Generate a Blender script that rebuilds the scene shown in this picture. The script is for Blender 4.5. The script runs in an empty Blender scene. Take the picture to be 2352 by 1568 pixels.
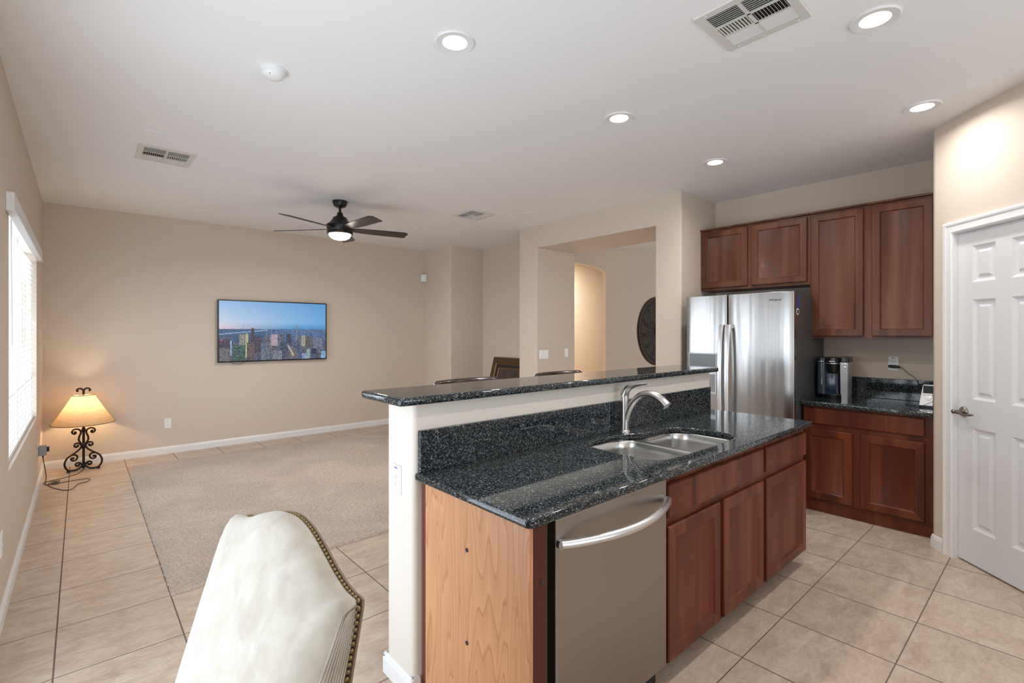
import bpy, bmesh, math, random
import numpy as np
from mathutils import Vector, Matrix, noise as mnoise
random.seed(7); np.random.seed(7)
PI = math.pi
sc = bpy.context.scene
COL = sc.collection
CH = 2.775            # ceiling height

# ------------------------------------------------------------------ camera
cam_d = bpy.data.cameras.new('camera')
cam = bpy.data.objects.new('camera', cam_d)
COL.objects.link(cam)
cam.location = (0, 0, 1.42)
cam.rotation_euler = (PI/2, 0, -math.atan(990.5/1122.5))
cam_d.sensor_width = 36
cam_d.lens = 1122.5/2352*36
cam_d.shift_y = -20/2352
cam_d.clip_start = 0.02
sc.camera = cam

# ------------------------------------------------------------------ world, exposure
sc.view_settings.view_transform = 'Standard'
sc.view_settings.look = 'None'
sc.view_settings.gamma = 1
sc.view_settings.exposure = 0.66
sc.view_settings.use_curve_mapping = False
sc.cycles.use_denoising = True
sc.cycles.max_bounces = 8
sc.cycles.diffuse_bounces = 5
sc.cycles.glossy_bounces = 4
sc.cycles.caustics_reflective = False
sc.cycles.caustics_refractive = False
sc.cycles.sample_clamp_indirect = 6
w = bpy.data.worlds.new('sky'); sc.world = w; w.use_nodes = True
wn = w.node_tree.nodes; bg = wn['Background']
bg.inputs[0].default_value = (0.80, 0.90, 1.0, 1)
bg.inputs[1].default_value = 1.3

def area(name, loc, rot, sx, sy, power, color, spread=PI, shape='RECTANGLE'):
    l = bpy.data.lights.new(name, 'AREA'); l.shape = shape
    l.size = sx
    if shape in ('RECTANGLE', 'ELLIPSE'): l.size_y = sy
    l.energy = power; l.color = color; l.spread = spread
    o = bpy.data.objects.new(name, l); COL.objects.link(o)
    o.location = loc; o.rotation_euler = rot
    return o
DAY = (0.80, 0.90, 1.0)
WARM = (1.0, 0.95, 0.90)
CAN_W = 4.4
# daylight at blinds; door, rear and far windows are unseen, added for light
area('daylight_added_door', (-0.80, 1.70, 0.85), (0, -PI/2-math.radians(36), 0), 1.9, 2.1, 33, DAY)
area('daylight_blind_window', (-0.80, 4.94, 1.25), (0, -PI/2-math.radians(22), 0), 1.9, 2.4, 66, DAY)
area('daylight_added_rear_window', (1.4, -2.85, 1.45), (PI/2+math.radians(50), 0, 0), 2.6, 1.6, 44, (0.86, 0.93, 1.0))
area('daylight_added_far_window', (8.2, 0.35, 1.5), (PI/2, 0, 0), 2.0, 1.6, 26, (0.95, 0.97, 1.0))
area('hall_light', (6.3, 5.7, 2.72), (0, 0, 0), 0.3, 0.3, 46, (1.0, 0.92, 0.82), shape='DISK')

# ------------------------------------------------------------------ node helpers
def new_mat(name):
    m = bpy.data.materials.new(name); m.use_nodes = True
    nt = m.node_tree
    return m, nt, nt.nodes['Principled BSDF']
def srgb(r, g, b):
    f = lambda c: ((c/255+0.055)/1.055)**2.4 if c > 10 else c/255/12.92
    return (f(r), f(g), f(b), 1)
def setp(b, **k):
    names = dict(rough='Roughness', metal='Metallic', color='Base Color', spec='Specular IOR Level',
                 emis='Emission Color', es='Emission Strength', trans='Transmission Weight', ior='IOR',
                 coat='Coat Weight', cr='Coat Roughness', aniso='Anisotropic', sheen='Sheen Weight', alpha='Alpha', anr='Anisotropic Rotation')
    for a, v in k.items(): b.inputs[names[a]].default_value = v
def plain(name, color, rough=0.5, **k):
    m, nt, b = new_mat(name); setp(b, color=color, rough=rough, **k); return m
def N(nt, t, **k):
    n = nt.nodes.new(t)
    for a, v in k.items(): setattr(n, a, v)
    return n
def ramp(nt, stops, interp='LINEAR'):
    r = N(nt, 'ShaderNodeValToRGB'); cr = r.color_ramp; cr.interpolation = interp
    while len(cr.elements) > 1: cr.elements.remove(cr.elements[-1])
    cr.elements[0].position = stops[0][0]; cr.elements[0].color = stops[0][1]
    for p, c in stops[1:]:
        e = cr.elements.new(p); e.color = c
    return r
def mapping(nt, scale=(1, 1, 1), coord='Object', rot=(0, 0, 0)):
    tc = N(nt, 'ShaderNodeTexCoord'); mp = N(nt, 'ShaderNodeMapping')
    mp.inputs['Scale'].default_value = scale; mp.inputs['Rotation'].default_value = rot
    nt.links.new(tc.outputs[coord], mp.inputs['Vector'])
    return mp.outputs['Vector']
def noise(nt, vec, scale, detail=3, rough=0.5, dist=0):
    n = N(nt, 'ShaderNodeTexNoise'); n.inputs['Scale'].default_value = scale
    n.inputs['Detail'].default_value = detail; n.inputs['Roughness'].default_value = rough
    n.inputs['Distortion'].default_value = dist
    nt.links.new(vec, n.inputs['Vector']); return n
def bump(nt, b, h, strength, dist):
    bp = N(nt, 'ShaderNodeBump'); bp.inputs['Strength'].default_value = strength
    bp.inputs['Distance'].default_value = dist
    nt.links.new(h, bp.inputs['Height']); nt.links.new(bp.outputs[0], b.inputs['Normal'])
def mixc(nt, f, a, b_, mode='MIX'):
    m = N(nt, 'ShaderNodeMix', data_type='RGBA', blend_type=mode)
    for s, v in ((m.inputs[0], f), (m.inputs[6], a), (m.inputs[7], b_)):
        if isinstance(v, (int, float)): s.default_value = v
        elif isinstance(v, tuple): s.default_value = v
        else: nt.links.new(v, s)
    return m.outputs[2]

# ------------------------------------------------------------------ materials
def wall_paint(name, col, bs=0.10):
    m, nt, b = new_mat(name)
    v = mapping(nt)
    n1 = noise(nt, v, 0.9, 2); n2 = noise(nt, v, 55, 3)
    c2 = tuple(x*0.955 for x in col[:3])+(1,)
    nt.links.new(mixc(nt, n1.outputs[0], col, c2), b.inputs['Base Color'])
    setp(b, rough=0.62, spec=0.25)
    bump(nt, b, n2.outputs[0], bs, 0.004)
    return m
M = {}
M['wall'] = wall_paint('beige_wall_paint', srgb(214, 200, 185))
M['ceiling'] = wall_paint('white_ceiling_paint', srgb(243, 244, 245), 0.13)
M['trimw'] = plain('white_trim_paint', srgb(232, 232, 233), 0.32)
M['doorw'] = plain('white_door_paint', srgb(222, 224, 227), 0.36)
M['whitepl'] = plain('white_plastic', srgb(235, 236, 236), 0.35)
M['greypl'] = plain('grey_plastic', srgb(150, 152, 155), 0.4)
M['dark'] = plain('black_void', (0.008, 0.008, 0.008, 1), 0.7)
M['blackpl'] = plain('black_plastic', (0.012, 0.012, 0.013, 1), 0.25)
M['blackmatte'] = plain('matte_black_rubber', (0.015, 0.015, 0.015, 1), 0.6)
M['slot'] = plain('dark_slot', (0.03, 0.03, 0.03, 1), 0.7)
M['fanblk'] = plain('fan_black_metal', (0.012, 0.012, 0.013, 1), 0.32, metal=0.3)
M['iron'] = plain('wrought_iron_brown', (0.030, 0.019, 0.013, 1), 0.42, metal=0.6)
M['bronze'] = plain('nickel_lever', (0.30, 0.27, 0.24, 1), 0.24, metal=1.0)
M['brass'] = plain('antique_brass', (0.24, 0.18, 0.085, 1), 0.34, metal=1.0)
M['gold'] = plain('worn_gold_leaf', (0.45, 0.25, 0.09, 1), 0.4, metal=0.8)
M['alu'] = plain('silver_plastic', (0.55, 0.56, 0.57, 1), 0.35, metal=0.6)
M['vent'] = plain('vent_white_enamel', srgb(214, 212, 206), 0.4)
M['bluemark'] = plain('blue_print', srgb(70, 95, 150), 0.5)
M['darkwood'] = plain('dark_varnished_wood', (0.028, 0.013, 0.009, 1), 0.18, coat=0.4)

def wood(name, cols, rot=(0, 0, 0), rough=0.42, coat=0.08, scale=1.0, var=0.25, stretch=0.045):
    m, nt, b = new_mat(name)
    v = mapping(nt, (1, 1, stretch), rot=rot)
    oi = N(nt, 'ShaderNodeObjectInfo')
    add = N(nt, 'ShaderNodeVectorMath', operation='ADD')
    sc_ = N(nt, 'ShaderNodeVectorMath', operation='SCALE'); sc_.inputs['Scale'].default_value = 31
    cmb = N(nt, 'ShaderNodeCombineXYZ')
    for i in range(3): nt.links.new(oi.outputs['Random'], cmb.inputs[i])
    nt.links.new(cmb.outputs[0], sc_.inputs[0]); nt.links.new(v, add.inputs[0]); nt.links.new(sc_.outputs[0], add.inputs[1])
    vv = add.outputs[0]
    big = noise(nt, vv, 7*scale, 4, 0.55, 0.6)
    fine = noise(nt, vv, 90*scale, 5, 0.6, 0.2)
    r1 = ramp(nt, [(0.28, cols[0]), (0.50, cols[1]), (0.72, cols[2])])
    nt.links.new(big.outputs[0], r1.inputs[0])
    r2 = ramp(nt, [(0.35, (0.72, 0.70, 0.68, 1)), (0.65, (1, 1, 1, 1))])
    nt.links.new(fine.outputs[0], r2.inputs[0])
    c = mixc(nt, 0.55, r1.outputs[0], r2.outputs[0], 'MULTIPLY')
    nt.links.new(c, b.inputs['Base Color'])
    setp(b, rough=rough, coat=coat, cr=0.15, spec=0.32)
    bump(nt, b, fine.outputs[0], 0.05, 0.002)
    return m
CH_C = [srgb(60, 24, 10), srgb(98, 44, 21), srgb(126, 68, 40)]
CU_C = [srgb(68, 36, 22), srgb(98, 56, 34), srgb(122, 76, 50)]
M['cherry'] = wood('cherry_wood_vertical_grain', CH_C)
M['cherryh'] = wood('cherry_wood_horizontal_grain', CH_C, rot=(PI/2, 0, PI/4))
M['cherryU'] = wood('cherry_wood_upper_vertical_grain', CU_C)
M['cherryUh'] = wood('cherry_wood_upper_horizontal_grain', CU_C, rot=(PI/2, 0, PI/4))
M['cherryd'] = plain('dark_red_stained_wood', srgb(72, 24, 9), 0.4)
M['blade'] = wood('fan_blade_dark_walnut', [(0.02, 0.013, 0.010, 1), (0.032, 0.022, 0.018, 1), (0.045, 0.032, 0.026, 1)], rough=0.35, coat=0.1)
# honey laminate with cathedral grain
m, nt, b = new_mat('honey_maple_laminate')
v = mapping(nt, (1, 1, 0.10))
nz = noise(nt, v, 5.5, 2, 0.45, 0.4)
mul = N(nt, 'ShaderNodeMath', operation='MULTIPLY'); mul.inputs[1].default_value = 26
nt.links.new(nz.outputs[0], mul.inputs[0])
fr = N(nt, 'ShaderNodeMath', operation='FRACT'); nt.links.new(mul.outputs[0], fr.inputs[0])
r1 = ramp(nt, [(0.0, srgb(196, 142, 100)), (0.80, srgb(206, 154, 112)), (0.92, srgb(180, 124, 84)), (1.0, srgb(196, 142, 100))])
nt.links.new(fr.outputs[0], r1.inputs[0])
v2 = mapping(nt, (1, 1, 0.03)); fn = noise(nt, v2, 120, 4)
r2 = ramp(nt, [(0.3, (0.84, 0.82, 0.80, 1)), (0.6, (1, 1, 1, 1))]); nt.links.new(fn.outputs[0], r2.inputs[0])
nt.links.new(mixc(nt, 0.6, r1.outputs[0], r2.outputs[0], 'MULTIPLY'), b.inputs['Base Color'])
setp(b, rough=0.38, spec=0.4); M['laminate'] = m

# granite
m, nt, b = new_mat('polished_black_granite')
v = mapping(nt)
wv = N(nt, 'ShaderNodeVectorMath', operation='ADD')
wn_ = noise(nt, v, 160, 2); ws = N(nt, 'ShaderNodeVectorMath', operation='SCALE'); ws.inputs['Scale'].default_value = 0.006
nt.links.new(wn_.outputs['Color'], ws.inputs[0]); nt.links.new(v, wv.inputs[0]); nt.links.new(ws.outputs[0], wv.inputs[1])
vo = N(nt, 'ShaderNodeTexVoronoi'); vo.inputs['Scale'].default_value = 270
nt.links.new(wv.outputs[0], vo.inputs['Vector'])
sep = N(nt, 'ShaderNodeSeparateColor'); nt.links.new(vo.outputs['Color'], sep.inputs[0])
r1 = ramp(nt, [(0.0, (0.003, 0.004, 0.006, 1)), (0.50, (0.006, 0.009, 0.013, 1)), (0.62, (0.022, 0.032, 0.038, 1)),
               (0.80, (0.052, 0.070, 0.075, 1)), (0.93, (0.13, 0.15, 0.155, 1)), (1.0, (0.32, 0.34, 0.33, 1))])
nt.links.new(sep.outputs[0], r1.inputs[0])
nt.links.new(r1.outputs[0], b.inputs['Base Color'])
setp(b, rough=0.05, spec=0.55); M['granite'] = m

# stainless
def steel(name, col, rough, aniso, rot=0.0, wav=0.0, vert=False):
    m, nt, b = new_mat(name)
    setp(b, color=col, metal=1.0, rough=rough, aniso=aniso, anr=rot)
    v = mapping(nt, (400, 400, 3) if vert else (2, 2, 300))
    n = noise(nt, v, 1.0, 2)
    mr = N(nt, 'ShaderNodeMapRange'); mr.inputs['To Min'].default_value = rough*0.85; mr.inputs['To Max'].default_value = rough*1.2
    nt.links.new(n.outputs[0], mr.inputs['Value']); nt.links.new(mr.outputs[0], b.inputs['Roughness'])
    if wav:
        v2 = mapping(nt, (1, 5.5, 0.35)); n2 = noise(nt, v2, 1.3, 2, 0.5)
        bump(nt, b, n2.outputs[0], 1.0, wav)
    return m
M['fridge'] = steel('brushed_stainless_fridge', (0.45, 0.44, 0.43, 1), 0.24, 0.5, 0.0, 0.008)
M['steel'] = steel('brushed_stainless_dishwasher', (0.37, 0.345, 0.32, 1), 0.34, 0.4)
M['bar'] = steel('brushed_stainless_bar', (0.74, 0.74, 0.75, 1), 0.3, 0.0)
M['sink'] = steel('satin_stainless_sink', (0.70, 0.70, 0.69, 1), 0.22, 0.0, 0, 0, True)
M['faucet'] = plain('brushed_nickel', (0.58, 0.56, 0.54, 1), 0.27, metal=1.0)
M['fridgeside'] = plain('grey_painted_steel', srgb(92, 90, 92), 0.38, metal=0.3)

# floor tile
TX, TY, TX0, TY0 = 0.4513, 0.4535, -0.086, 0.937
m, nt, b = new_mat('beige_ceramic_floor_tile')
tc = N(nt, 'ShaderNodeTexCoord'); sx = N(nt, 'ShaderNodeSeparateXYZ'); nt.links.new(tc.outputs['Object'], sx.inputs[0])
def fold(axis, off, per, half):
    s = N(nt, 'ShaderNodeMath', operation='SUBTRACT'); s.inputs[1].default_value = off - per*50
    nt.links.new(sx.outputs[axis], s.inputs[0])
    md = N(nt, 'ShaderNodeMath', operation='MODULO'); md.inputs[1].default_value = per; nt.links.new(s.outputs[0], md.inputs[0])
    pp = N(nt, 'ShaderNodeMath', operation='PINGPONG'); pp.inputs[1].default_value = per/2
    nt.links.new(md.outputs[0], pp.inputs[0])
    lt = N(nt, 'ShaderNodeMapRange'); lt.inputs['From Min'].default_value = half; lt.inputs['From Max'].default_value = half+0.0012
    lt.inputs['To Min'].default_value = 1; lt.inputs['To Max'].default_value = 0
    nt.links.new(pp.outputs[0], lt.inputs['Value'])
    dv = N(nt, 'ShaderNodeMath', operation='DIVIDE'); dv.inputs[1].default_value = per; nt.links.new(s.outputs[0], dv.inputs[0])
    fl = N(nt, 'ShaderNodeMath', operation='FLOOR'); nt.links.new(dv.outputs[0], fl.inputs[0])
    return lt.outputs[0], fl.outputs[0]
gx, ix = fold(0, TX0, TX, 0.0024); gy, iy = fold(1, TY0, TY, 0.0017)
gm = N(nt, 'ShaderNodeMath', operation='MAXIMUM'); nt.links.new(gx, gm.inputs[0]); nt.links.new(gy, gm.inputs[1])
cid = N(nt, 'ShaderNodeCombineXYZ'); nt.links.new(ix, cid.inputs[0]); nt.links.new(iy, cid.inputs[1])
wnz = N(nt, 'ShaderNodeTexWhiteNoise'); nt.links.new(cid.outputs[0], wnz.inputs['Vector'])
va = N(nt, 'ShaderNodeVectorMath', operation='MULTIPLY_ADD'); va.inputs[1].default_value = (9, 9, 9)
nt.links.new(wnz.outputs['Color'], va.inputs[0]); nt.links.new(tc.outputs['Object'], va.inputs[2])
mp = N(nt, 'ShaderNodeMapping'); mp.inputs['Scale'].default_value = (1, 2.2, 1); nt.links.new(va.outputs[0], mp.inputs[0])
n1 = noise(nt, mp.outputs[0], 7, 6, 0.65, 0.7); n2 = noise(nt, mp.outputs[0], 38, 4, 0.6, 0.3)
r1 = ramp(nt, [(0.30, srgb(176, 155, 136)), (0.50, srgb(194, 174, 155)), (0.70, srgb(208, 191, 174))])
nt.links.new(n1.outputs[0], r1.inputs[0])
r2 = ramp(nt, [(0.36, (0.88, 0.85, 0.82, 1)), (0.55, (1, 1, 1, 1))]); nt.links.new(n2.outputs[0], r2.inputs[0])
tile = mixc(nt, 0.8, r1.outputs[0], r2.outputs[0], 'MULTIPLY')
tv_ = N(nt, 'ShaderNodeMapRange'); tv_.inputs['To Min'].default_value = 0.95; tv_.inputs['To Max'].default_value = 1.03
nt.links.new(wnz.outputs['Value'], tv_.inputs['Value'])
tb = N(nt, 'ShaderNodeVectorMath', operation='SCALE'); nt.links.new(tile, tb.inputs[0]); nt.links.new(tv_.outputs[0], tb.inputs['Scale'])
nt.links.new(mixc(nt, gm.outputs[0], tb.outputs[0], srgb(104, 90, 82)), b.inputs['Base Color'])
rr = N(nt, 'ShaderNodeMapRange'); rr.inputs['To Min'].default_value = 0.34; rr.inputs['To Max'].default_value = 0.85
nt.links.new(gm.outputs[0], rr.inputs['Value']); nt.links.new(rr.outputs[0], b.inputs['Roughness'])
inv = N(nt, 'ShaderNodeMath', operation='SUBTRACT'); inv.inputs[0].default_value = 1; nt.links.new(gm.outputs[0], inv.inputs[1])
bump(nt, b, inv.outputs[0], 0.5, 0.002); setp(b, spec=0.4)
M['tile'] = m

# carpet
m, nt, b = new_mat('beige_cut_pile_carpet')
v = mapping(nt); n1 = noise(nt, v, 260, 3, 0.7); n2 = noise(nt, v, 1.6, 3, 0.5, 0.8); n3 = noise(nt, v, 60, 3, 0.6)
r1 = ramp(nt, [(0.30, srgb(142, 124, 110)), (0.50, srgb(192, 175, 160)), (0.68, srgb(226, 212, 198))])
nt.links.new(n1.outputs[0], r1.inputs[0])
r2 = ramp(nt, [(0.40, (0.90, 0.895, 0.89, 1)), (0.58, (1.04, 1.03, 1.03, 1))]); nt.links.new(n2.outputs[0], r2.inputs[0])
r3 = ramp(nt, [(0.38, (0.80, 0.79, 0.78, 1)), (0.58, (1.05, 1.05, 1.05, 1))]); nt.links.new(n3.outputs[0], r3.inputs[0])
c = mixc(nt, 1.0, r1.outputs[0], r2.outputs[0], 'MULTIPLY'); c = mixc(nt, 0.9, c, r3.outputs[0], 'MULTIPLY')
nt.links.new(c, b.inputs['Base Color']); setp(b, rough=0.95, sheen=0.2, spec=0.1)
bump(nt, b, n1.outputs[0], 0.6, 0.006); M['carpet'] = m

# chair fabric
def linen(name, ribs):
    m, nt, b = new_mat(name)
    v = mapping(nt); n1 = noise(nt, v, 14, 4, 0.6, 0.5); n2 = noise(nt, v, 420, 2)
    r1 = ramp(nt, [(0.35, srgb(170, 160, 146)), (0.65, srgb(188, 181, 169))]); nt.links.new(n1.outputs[0], r1.inputs[0])
    col = r1.outputs[0]; h = n2.outputs[0]; st, di = 0.12, 0.001
    nt.links.new(col, b.inputs['Base Color']); setp(b, rough=0.8, sheen=0.35, spec=0.15)
    bump(nt, b, h, st, di)
    return m
M['linen'] = linen('cream_velvet_fabric', False)
M['linenb'] = plain('taupe_back_fabric', srgb(128, 106, 86), 0.8)
# lamp shade: thin parchment that lets light through
m, nt, b = new_mat('parchment_lamp_shade')
v = mapping(nt, (1, 1, 3)); n1 = noise(nt, v, 30, 3)
r1 = ramp(nt, [(0.3, srgb(196, 166, 130)), (0.7, srgb(210, 181, 145))]); nt.links.new(n1.outputs[0], r1.inputs[0])
tr = N(nt, 'ShaderNodeBsdfTranslucent'); df = N(nt, 'ShaderNodeBsdfDiffuse'); mx = N(nt, 'ShaderNodeMixShader'); mx.inputs[0].default_value = 0.36
nt.links.new(r1.outputs[0], tr.inputs[0]); nt.links.new(r1.outputs[0], df.inputs[0])
nt.links.new(df.outputs[0], mx.inputs[1]); nt.links.new(tr.outputs[0], mx.inputs[2])
nt.links.new(mx.outputs[0], nt.nodes['Material Output'].inputs[0]); M['shade'] = m
# window glass (thin pane): mostly transparent with a little reflection
m, nt, b = new_mat('clear_window_glass')
tr = N(nt, 'ShaderNodeBsdfTransparent'); gl = N(nt, 'ShaderNodeBsdfGlossy'); gl.inputs['Roughness'].default_value = 0.02
mx = N(nt, 'ShaderNodeMixShader'); mx.inputs[0].default_value = 0.07
nt.links.new(tr.outputs[0], mx.inputs[1]); nt.links.new(gl.outputs[0], mx.inputs[2]); nt.links.new(mx.outputs[0], nt.nodes['Material Output'].inputs[0])
M['glass'] = m
m, nt, b = new_mat('white_blind_vinyl')
setp(b, color=srgb(240, 242, 244), rough=0.4)
M['blind'] = m
def emit(name, col, s):
    m, nt, b = new_mat(name); setp(b, color=(0.8, 0.8, 0.8, 1), emis=col, es=s); return m
M['lens'] = emit('lit_led_lens', (1.0, 0.96, 0.90, 1), 9)
M['fanglass'] = emit('lit_frosted_bowl', (1.0, 0.95, 0.88, 1), 5)
M['bulb'] = emit('lit_bulb', (1.0, 0.80, 0.52, 1), 12)
M['keurig'] = plain('dark_blue_gloss_plastic', (0.012, 0.024, 0.055, 1), 0.12, coat=0.6)
M['tank'] = plain('smoky_blue_tank', (0.03, 0.05, 0.075, 1), 0.06, coat=0.8)
M['lcd'] = plain('dark_lcd_glass', (0.02, 0.024, 0.022, 1), 0.08)
M['dispglass'] = plain('grey_display_glass', (0.075, 0.08, 0.08, 1), 0.1)
M['print'] = plain('dark_grey_print', (0.05, 0.05, 0.05, 1), 0.4)
M['sticker'] = plain('blue_photo_print', srgb(60, 74, 130), 0.3)
# carved dark
m, nt, b = new_mat('carved_dark_wood')
v = mapping(nt); n1 = noise(nt, v, 45, 5, 0.7, 1.2)
r1 = ramp(nt, [(0.35, (0.016, 0.011, 0.009, 1)), (0.62, (0.060, 0.044, 0.032, 1)), (0.8, (0.11, 0.085, 0.06, 1))]); nt.links.new(n1.outputs[0], r1.inputs[0])
nt.links.new(r1.outputs[0], b.inputs['Base Color']); setp(b, rough=0.45); bump(nt, b, n1.outputs[0], 0.8, 0.012); M['carved'] = m
m, nt, b = new_mat('burl_frame_wood')
v = mapping(nt); n1 = noise(nt, v, 60, 5, 0.7, 1.5)
r1 = ramp(nt, [(0.35, (0.030, 0.013, 0.006, 1)), (0.55, (0.11, 0.055, 0.02, 1)), (0.72, (0.20, 0.12, 0.045, 1))]); nt.links.new(n1.outputs[0], r1.inputs[0])
nt.links.new(r1.outputs[0], b.inputs['Base Color']); setp(b, rough=0.4, metal=0.2); M['burl'] = m
m, nt, b = new_mat('dark_canvas_print')
v = mapping(nt, (1, 3, 0.6)); n1 = noise(nt, v, 6, 4, 0.6, 1.0)
r1 = ramp(nt, [(0.35, (0.035, 0.022, 0.018, 1)), (0.6, (0.085, 0.058, 0.046, 1)), (0.75, (0.16, 0.10, 0.06, 1))]); nt.links.new(n1.outputs[0], r1.inputs[0])
nt.links.new(r1.outputs[0], b.inputs['Base Color']); setp(b, rough=0.3); M['canvas'] = m

# ------------------------------------------------------------------ geometry helper
class G:
    def __init__(s): s.bm = bmesh.new(); s.mi = 0
    def face(s, vs, mi=None):
        try: f = s.bm.faces.new(vs)
        except ValueError: return None
        f.material_index = s.mi if mi is None else mi
        return f
    def box(s, x0, x1, y0, y1, z0, z1):
        v = [s.bm.verts.new((x, y, z)) for x in (x0, x1) for y in (y0, y1) for z in (z0, z1)]
        for q in ((0, 1, 3, 2), (4, 6, 7, 5), (0, 4, 5, 1), (2, 3, 7, 6), (0, 2, 6, 4), (1, 5, 7, 3)): s.face([v[i] for i in q])
        return s
    def fbox(s, F, u0, u1, v0, v1, d0, d1):
        O, U, V, Nn = F
        v = [s.bm.verts.new(O+U*a+V*b_+Nn*c) for a in (u0, u1) for b_ in (v0, v1) for c in (d0, d1)]
        for q in ((0, 1, 3, 2), (4, 6, 7, 5), (0, 4, 5, 1), (2, 3, 7, 6), (0, 2, 6, 4), (1, 5, 7, 3)): s.face([v[i] for i in q])
        return s
    def rings(s, F, u0, u1, v0, v1, prof, back=None, hm=None, cap=True):
        """nested rectangles: prof = [(inset, depth)...]; hm = material index of horizontal members"""
        O, U, V, Nn = F
        loops = []
        if back is not None: prof = [(0, back)]+list(prof)
        for i, d in prof:
            loops.append([s.bm.verts.new(O+U*a+V*b_+Nn*d) for a, b_ in ((u0+i, v0+i), (u1-i, v0+i), (u1-i, v1-i), (u0+i, v1-i))])
        for a, b_ in zip(loops, loops[1:]):
            for k in range(4):
                s.face([a[k], a[(k+1) % 4], b_[(k+1) % 4], b_[k]], hm if (hm is not None and k % 2 == 0) else None)
        if cap: s.face(loops[-1])
        if back is not None: s.face(loops[0][::-1])
        return s
    def loft(s, loops, close=True, cap0=True, cap1=True):
        L = [[s.bm.verts.new(p) for p in lp] for lp in loops]
        n = len(L[0])
        for a, b_ in zip(L, L[1:]):
            for k in range(n if close else n-1):
                s.face([a[k], a[(k+1) % n], b_[(k+1) % n], b_[k]])
        if cap0: s.face(L[0][::-1])
        if cap1: s.face(L[-1])
        return s
    def lathe(s, c, prof, seg=32, axis=Vector((0, 0, 1)), cap0=True, cap1=True, sx=1, sy=1):
        q = Vector((0, 0, 1)).rotation_difference(axis)
        loops = []
        for r, h in prof:
            loops.append([Vector(c)+q @ Vector((r*sx*math.cos(2*PI*k/seg), r*sy*math.sin(2*PI*k/seg), h)) for k in range(seg)])
        return s.loft(loops, True, cap0 and prof[0][0] > 1e-5, cap1 and prof[-1][0] > 1e-5)
    def tube(s, pts, r, seg=10, flat=1.0):
        pts = [Vector(p) for p in pts]
        rs = r if isinstance(r, (list, tuple)) else [r]*len(pts)
        loops = []; up = None
        for i, p in enumerate(pts):
            t = (pts[min(i+1, len(pts)-1)]-pts[max(i-1, 0)])
            if t.length < 1e-9: t = Vector((0, 0, 1))
            t.normalize()
            if up is None:
                up = t.orthogonal().normalized()
            up = (up - t*up.dot(t))
            up = up.normalized() if up.length > 1e-6 else t.orthogonal().normalized()
            sd = t.cross(up)
            loops.append([p+up*rs[i]*math.cos(2*PI*k/seg)+sd*rs[i]*flat*math.sin(2*PI*k/seg) for k in range(seg)])
        return s.loft(loops)
    def prism(s, poly, z0, z1):
        return s.loft([[Vector((x, y, z0)) for x, y in poly], [Vector((x, y, z1)) for x, y in poly]])
    def ball(s, c, r, u=12, v=8, sc=(1, 1, 1)):
        c = Vector(c); loops = []
        top = s.bm.verts.new(c+Vector((0, 0, r*sc[2]))); bot = s.bm.verts.new(c-Vector((0, 0, r*sc[2])))
        for j in range(1, v):
            th = PI*j/v
            loops.append([s.bm.verts.new(c+Vector((r*sc[0]*math.sin(th)*math.cos(2*PI*k/u), r*sc[1]*math.sin(th)*math.sin(2*PI*k/u), r*sc[2]*math.cos(th)))) for k in range(u)])
        for k in range(u):
            s.face([top, loops[0][k], loops[0][(k+1) % u]]); s.face([bot, loops[-1][(k+1) % u], loops[-1][k]])
        for a, b_ in zip(loops, loops[1:]):
            for k in range(u): s.face([a[k], b_[k], b_[(k+1) % u], a[(k+1) % u]])
        return s
    def add_mesh(s, me, mat=None):
        b2 = bmesh.new(); b2.from_mesh(me)
        if mat is not None: b2.transform(mat)
        t = bpy.data.meshes.new('t'); b2.to_mesh(t); s.bm.from_mesh(t); b2.free(); bpy.data.meshes.remove(t)
        return s
    def obj(s, name, mat, parent=None, bevel=0, smooth=True, angle=35, seg=2):
        me = bpy.data.meshes.new(name)
        bmesh.ops.recalc_face_normals(s.bm, faces=s.bm.faces[:])
        org = Vector((0, 0, 0))
        if parent is not None:
            p = parent
            while p is not None: org += p.location; p = p.parent
            s.bm.transform(Matrix.Translation(-org))
        s.bm.to_mesh(me); s.bm.free()
        for mm in (mat if isinstance(mat, (list, tuple)) else [mat]): me.materials.append(mm)
        if smooth:
            for p in me.polygons: p.use_smooth = True
            me.set_sharp_from_angle(angle=math.radians(angle))
            if getattr(s, 'flatz', False):
                for p in me.polygons: p.use_smooth = abs(p.normal.z) < 0.999
        o = bpy.data.objects.new(name, me); COL.objects.link(o)
        if parent is not None: o.parent = parent
        if bevel:
            md = o.modifiers.new('bevel', 'BEVEL'); md.width = bevel; md.segments = seg; md.limit_method = 'ANGLE'
            md.angle_limit = math.radians(40); md.harden_normals = True
        return o
def tag(o, label=None, cat=None, group=None, kind=None):
    if label: o['label'] = label
    if cat: o['category'] = cat
    if group: o['group'] = group
    if kind: o['kind'] = kind
    return o
def thing(name, loc, label, cat, group=None):
    o = bpy.data.objects.new(name, None); COL.objects.link(o); o.location = loc
    o.empty_display_size = 0.1
    return tag(o, label, cat, group)
def struct(o, label=None): o['kind'] = 'structure'; (label and o.__setitem__('label', label)); return o
def frame(O, U, Nn): return (Vector(O), Vector(U).normalized(), Vector((0, 0, 1)), Vector(Nn).normalized())
def lin(a, b_, n): return [a+(b_-a)*i/(n-1) for i in range(n)]
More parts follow.
